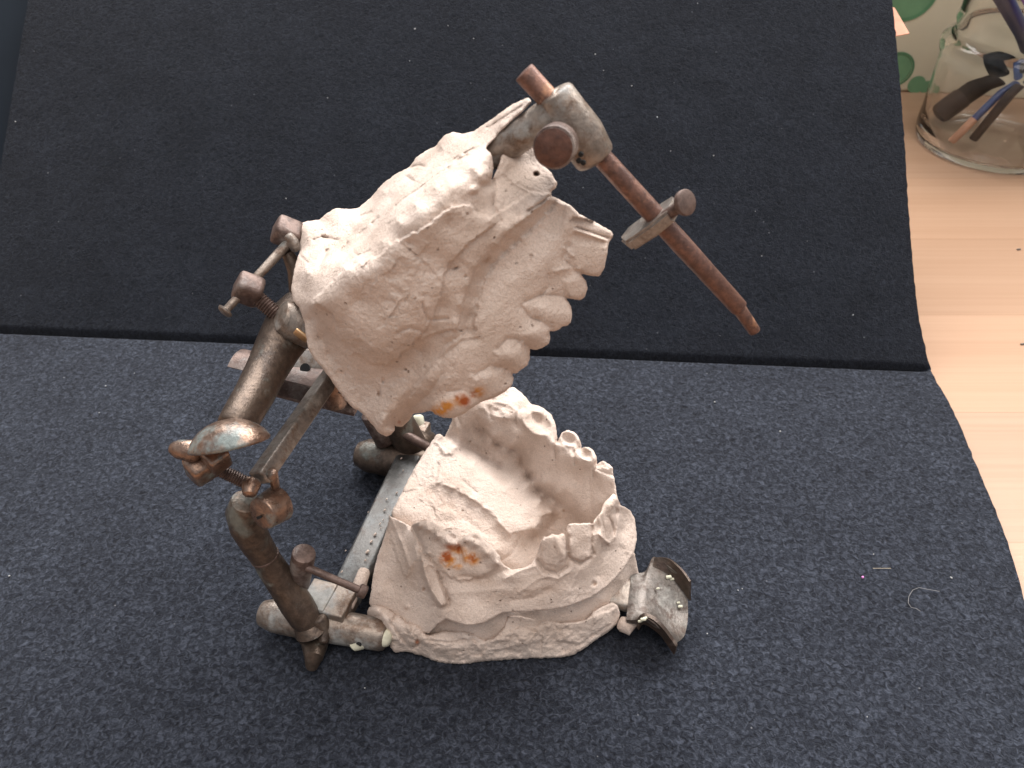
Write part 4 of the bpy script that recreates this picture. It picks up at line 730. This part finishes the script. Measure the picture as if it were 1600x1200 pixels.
bm = bmesh.new(); tube(bm, [Z(968, 972, 8), Z(980, 978, 6.5), Z(993, 970, 8)], [.0025, .003, .0018], n=16, bev=.6); lump(bm, .0008, 350); obj('plaster_drip', bm, PL, ART)

# ================================================================ background things at the right
glass = bpy.data.materials.new('clear_glass'); glass.use_nodes = True; gp = glass.node_tree.nodes['Principled BSDF']
gp.inputs['Base Color'].default_value = (.985, .995, .99, 1); gp.inputs['Transmission Weight'].default_value = 1; gp.inputs['Roughness'].default_value = .02; gp.inputs['IOR'].default_value = 1.33
jc = Vector((.310, .545, -.004)); RJ = .0475
def lathe(bm, prof, n=72, c=Vector()):
    rg = [[bm.verts.new(c + Vector((r * math.cos(2 * math.pi * k / n), r * math.sin(2 * math.pi * k / n), z))) for k in range(n)] if r > 0 else [bm.verts.new(c + Vector((0, 0, z)))] for r, z in prof]
    for a, b in zip(rg, rg[1:]):
        for k in range(n):
            q = [a[k % len(a)], a[(k + 1) % len(a)], b[(k + 1) % len(b)], b[k % len(b)]]; u = []
            for x in q:
                if x not in u: u.append(x)
            if len(u) > 2: bm.faces.new(u)
JH = .056
prof = [(0, .001), (RJ * .90, .0005), (RJ * .97, .0015), (RJ, .006), (RJ, .012), (RJ * .985, .02), (RJ * .975, JH - .006), (RJ * .985, JH - .001), (RJ * 1.01, JH + .002), (RJ * 1.02, JH + .005), (RJ * 1.0, JH + .008), (RJ * .95, JH + .0105), (RJ * .90, JH + .012), (RJ * .88, JH + .016), (RJ * .91, JH + .020), (RJ * .88, JH + .025), (RJ * .88, JH + .040), (RJ * .91, JH + .044), (RJ * .88, JH + .048),
        (RJ * .84, JH + .046), (RJ * .84, JH + .014), (RJ * .90, JH + .006), (RJ * .94, JH - .002), (RJ * .93, .02), (RJ * .92, .006), (RJ * .86, .0038), (0, .0034)]
bm = bmesh.new(); lathe(bm, prof)
JO = obj('glass_jar', bm, glass, None, angle=70); JO.location = jc
tag(JO, 'clear glass jar with thick rim holding pens, standing on the wooden table', 'jar')
def stick(name, px0, px1, t1, rad, mat, label, cat, tip=None, tipmat=None):
    """leans from a point on the jar floor at px0 through the point seen at px1, t1 metres above the floor"""
    z0 = -.004 + .0040 + rad; a = W(*px0, z0); b = W(*px1, t1); e = empty(name, a)
    tag(e, label, cat, 'pens and brushes in the glass jar')
    bm = bmesh.new(); d = (b - a); L = d.length; dn = d.normalized()
    tube(bm, [Vector(), d], [rad * .92, rad], n=24, bev=.4); obj('barrel', bm, mat, e)
    if tip: bm = bmesh.new(); tube(bm, [dn * -.0001, dn * L * tip], rad * 1.04, n=24, bev=.5); obj('cap', bm, tipmat, e)
    return e
black = plain('black_plastic', (.004, .004, .004), .75, spec=.2); blue = plain('blue_lacquer', (.03, .06, .17), .35); brown = plain('dark_brown_wood', (.022, .014, .012), .5); tan = plain('tan_wood', (.50, .25, .15), .6); purple = plain('purple_plastic', (.18, .10, .42), .4); navy = plain('navy_plastic', (.012, .03, .09), .4)
stick('marker_pen', (1462, 183), (1572, 96), .040, .0068, black, 'thick black marker leaning at the left inside the jar', 'marker', .45, plain('brown_black_cap', (.018, .012, .011), .7, spec=.2))
stick('paintbrush', (1484, 226), (1597, 108), .045, .0024, blue, 'thin blue paintbrush with a reddish tan tip resting on the jar floor', 'paintbrush', .36, tan)
stick('pencil', (1518, 222), (1600, 118), .045, .0030, brown, 'dark brown pencil leaning right in front of the blue paintbrush', 'pencil')
stick('ballpoint_pen', (1640, 130), (1556, -25), .125, .0042, navy, 'blue pen standing upright in the jar mouth', 'pen')
stick('felt_pen', (1700, 190), (1607, -25), .125, .0052, purple, 'purple pen standing right of the blue pen in the jar mouth', 'pen')
# printed paper bag behind the jar
yb = W(1430, 146, -.004).y
def paper_mat():
    m, t, p = nt('green_ring_paper'); v = N(t, 'ShaderNodeTexVoronoi', scale=19); v.inputs['Randomness'].default_value = .75; n = N(t, 'ShaderNodeTexNoise', scale=10, detail=4)
    coord(t, [v, n])
    rgr = ramp(t, v.outputs['Distance'], [(.30, (.20, .36, .20)), (.33, (.10, .27, .13)), (.40, (.09, .26, .12)), (.44, (.45, .42, .30))]).outputs[0]
    t.links.new(mix(t, .2, rgr, n.outputs[0], 'MULTIPLY'), p.inputs['Base Color']); p.inputs['Roughness'].default_value = .6; return m
bm = bmesh.new(); box(bm, (.52, yb + .052, .20 - .004), .70, .10, .40, bevel=.003)
M_paper = plain('beige_paper', (.66, .61, .46), .7, 0, .12, 30); M_green = plain('green_print', (.15, .30, .16), .6, 0, .3, 60); M_green2 = plain('deep_green_print', (.10, .24, .12), .6, 0, .3, 60)
PB = obj('printed_box', bm, M_paper, None); tag(PB, 'beige paper box printed with green rings behind the jar', 'box')
yf = yb + .052 - .05
def onface(x, y):
    d = Vector(rays([(x, y)])[0]); return Vector(Cv) + d * (yf / d.y)
bm = bmesh.new()
def disc(bm, x, y, rpx, rin, off):
    c = onface(x, y); r = rpx / FPX * (c - Vector(Cv)).length
    n = 40; o_ = [bm.verts.new((c.x + r * math.cos(2 * math.pi * k / n), yf - off, c.z + r * math.sin(2 * math.pi * k / n))) for k in range(n)]
    if rin:
        i_ = [bm.verts.new((c.x + r * rin * math.cos(2 * math.pi * k / n), yf - off, c.z + r * rin * math.sin(2 * math.pi * k / n))) for k in range(n)]
        for k in range(n): bm.faces.new((o_[k], o_[(k + 1) % n], i_[(k + 1) % n], i_[k]))
    else: bm.faces.new(o_)
bm.free()
for i_, (x, y, r) in enumerate(((1420, -16, 38), (1400, 108, 21), (1432, 132, 12), (1448, 136, 9))): bm = bmesh.new(); disc(bm, x, y, r, 0, .0003 + i_ * .00005); obj('printed_disc', bm, M_green, PB, smooth=False)
for i_, (x, y, r) in enumerate(((1420, -16, 41), (1400, 108, 24))): bm = bmesh.new(); disc(bm, x, y, r, .88, .0008 + i_ * .00005); obj('printed_ring', bm, M_green2, PB, smooth=False)
# orange paper corner
bm = bmesh.new(); o1 = on_back(1398, 12, -.006); o2 = on_back(1421, 52, -.006); o3 = on_back(1400, 56, -.006); o4 = on_back(1370, 60, -.006); o5 = on_back(1370, 5, -.006)
fs = [o1, o2, o3, o4, o5]; t_ = [bm.verts.new(p) for p in fs]; b_ = [bm.verts.new(p - NRM * .0006) for p in fs]; bm.faces.new(t_); bm.faces.new(b_[::-1])
for k in range(5): bm.faces.new((t_[k], b_[k], b_[(k + 1) % 5], t_[(k + 1) % 5]))
tag(obj('paper_corner', bm, plain('salmon_paper', (.85, .42, .28), .7), None, smooth=False), 'salmon pink paper corner sticking out behind the right edge of the felt', 'paper')

# ================================================================ lint, crumbs, hair on the felt
bm = bmesh.new()
def crumb(p, r, n_):
    d = Vector((random.uniform(-1, 1), random.uniform(-1, 1), .2)).normalized(); tube(bm, [p - d * r * .6, p + d * r * random.uniform(.5, 1.2)], r * .55, n=8, bev=.5)
spec = [(1117, 628, .5), (1219, 674, .6), (1333, 492, .5), (1350, 527, .3), (987, 134, .5), (930, 85, .5), (943, 110, .4), (1027, 183, .5), (1115, 243, .5), (1048, 236, .3), (1090, 5, .4), (1160, 920, .3), (14, 900, .5), (1153, 922, .3), (1365, 866, .3), (512, 153, .4), (447, 310, .5), (660, 340, .3), (100, 590, .3), (165, 603, .5), (210, 583, .3), (155, 645, .3), (1487, 903, .5), (570, 1075, .4), (1105, 990, .4), (75, 270, .3), (24, 190, .5), (700, 40, .4), (648, 45, .6), (740, 60, .4), (640, 95, .3), (1180, 330, .3), (1190, 400, .3), (1355, 1120, .3)]
for _ in range(25): spec.append((random.uniform(5, 1440), random.uniform(5, 1190), random.uniform(.10, .22)))
for x, y, r in spec:
    sy = 518 + (x / 1450) * 60
    if abs(y - sy) < 12: continue
    p = on_back(x, y, .0004) if y < sy else W(x, y, .0004)
    crumb(p, r * .0009, 0)
tag(obj('lint', bm, plain('white_lint', (.42, .42, .42), .9), None), kind='stuff'); 
bm = bmesh.new(); c = W(1348, 902, .0007); tube(bm, [c - Vector((.0003, .0002, 0)), c + Vector((.0003, .0003, 0))], .0004, n=10, bev=.5)
tag(obj('crumb', bm, plain('magenta_plastic', (.75, .25, .6), .4), None), 'tiny magenta crumb lying on the grey felt at the right', 'crumb')
bm = bmesh.new(); hp = [(1468, 924), (1450, 921), (1436, 918), (1426, 922), (1420, 932), (1419, 942), (1424, 949), (1432, 951), (1438, 955)]
tube(bm, [W(x, y, .0006 + .0004 * math.sin(i)) for i, (x, y) in enumerate(hp)], .00007, n=6, bev=0)
tag(obj('hair', bm, plain('pale_hair', (.25, .24, .24), .5), None), 'pale curled hair lying on the felt right of the casts', 'hair')
bm = bmesh.new(); tube(bm, [W(1364, 888, .0006), W(1392, 888, .0007)], .00008, n=6, bev=0)
tag(obj('fibre', bm, plain('tan_fibre', (.45, .38, .28), .7), None), 'short straight tan fibre lying near the magenta crumb', 'fibre')
# dark knots and scratches on the table
bm = bmesh.new()
for x, y, r in ((1592, 390, .0011), (1598, 538, .0010)):
    c = W(x, y, -.0037); tube(bm, [c - Vector((r, 0, 0)), c + Vector((r, r * .3, 0))], r * .5, n=10, bev=.5)
tag(obj('crumbs', bm, plain('dark_crumb', (.16, .13, .11), .8), None), 'dark crumbs on the wooden table below the jar', 'crumbs')
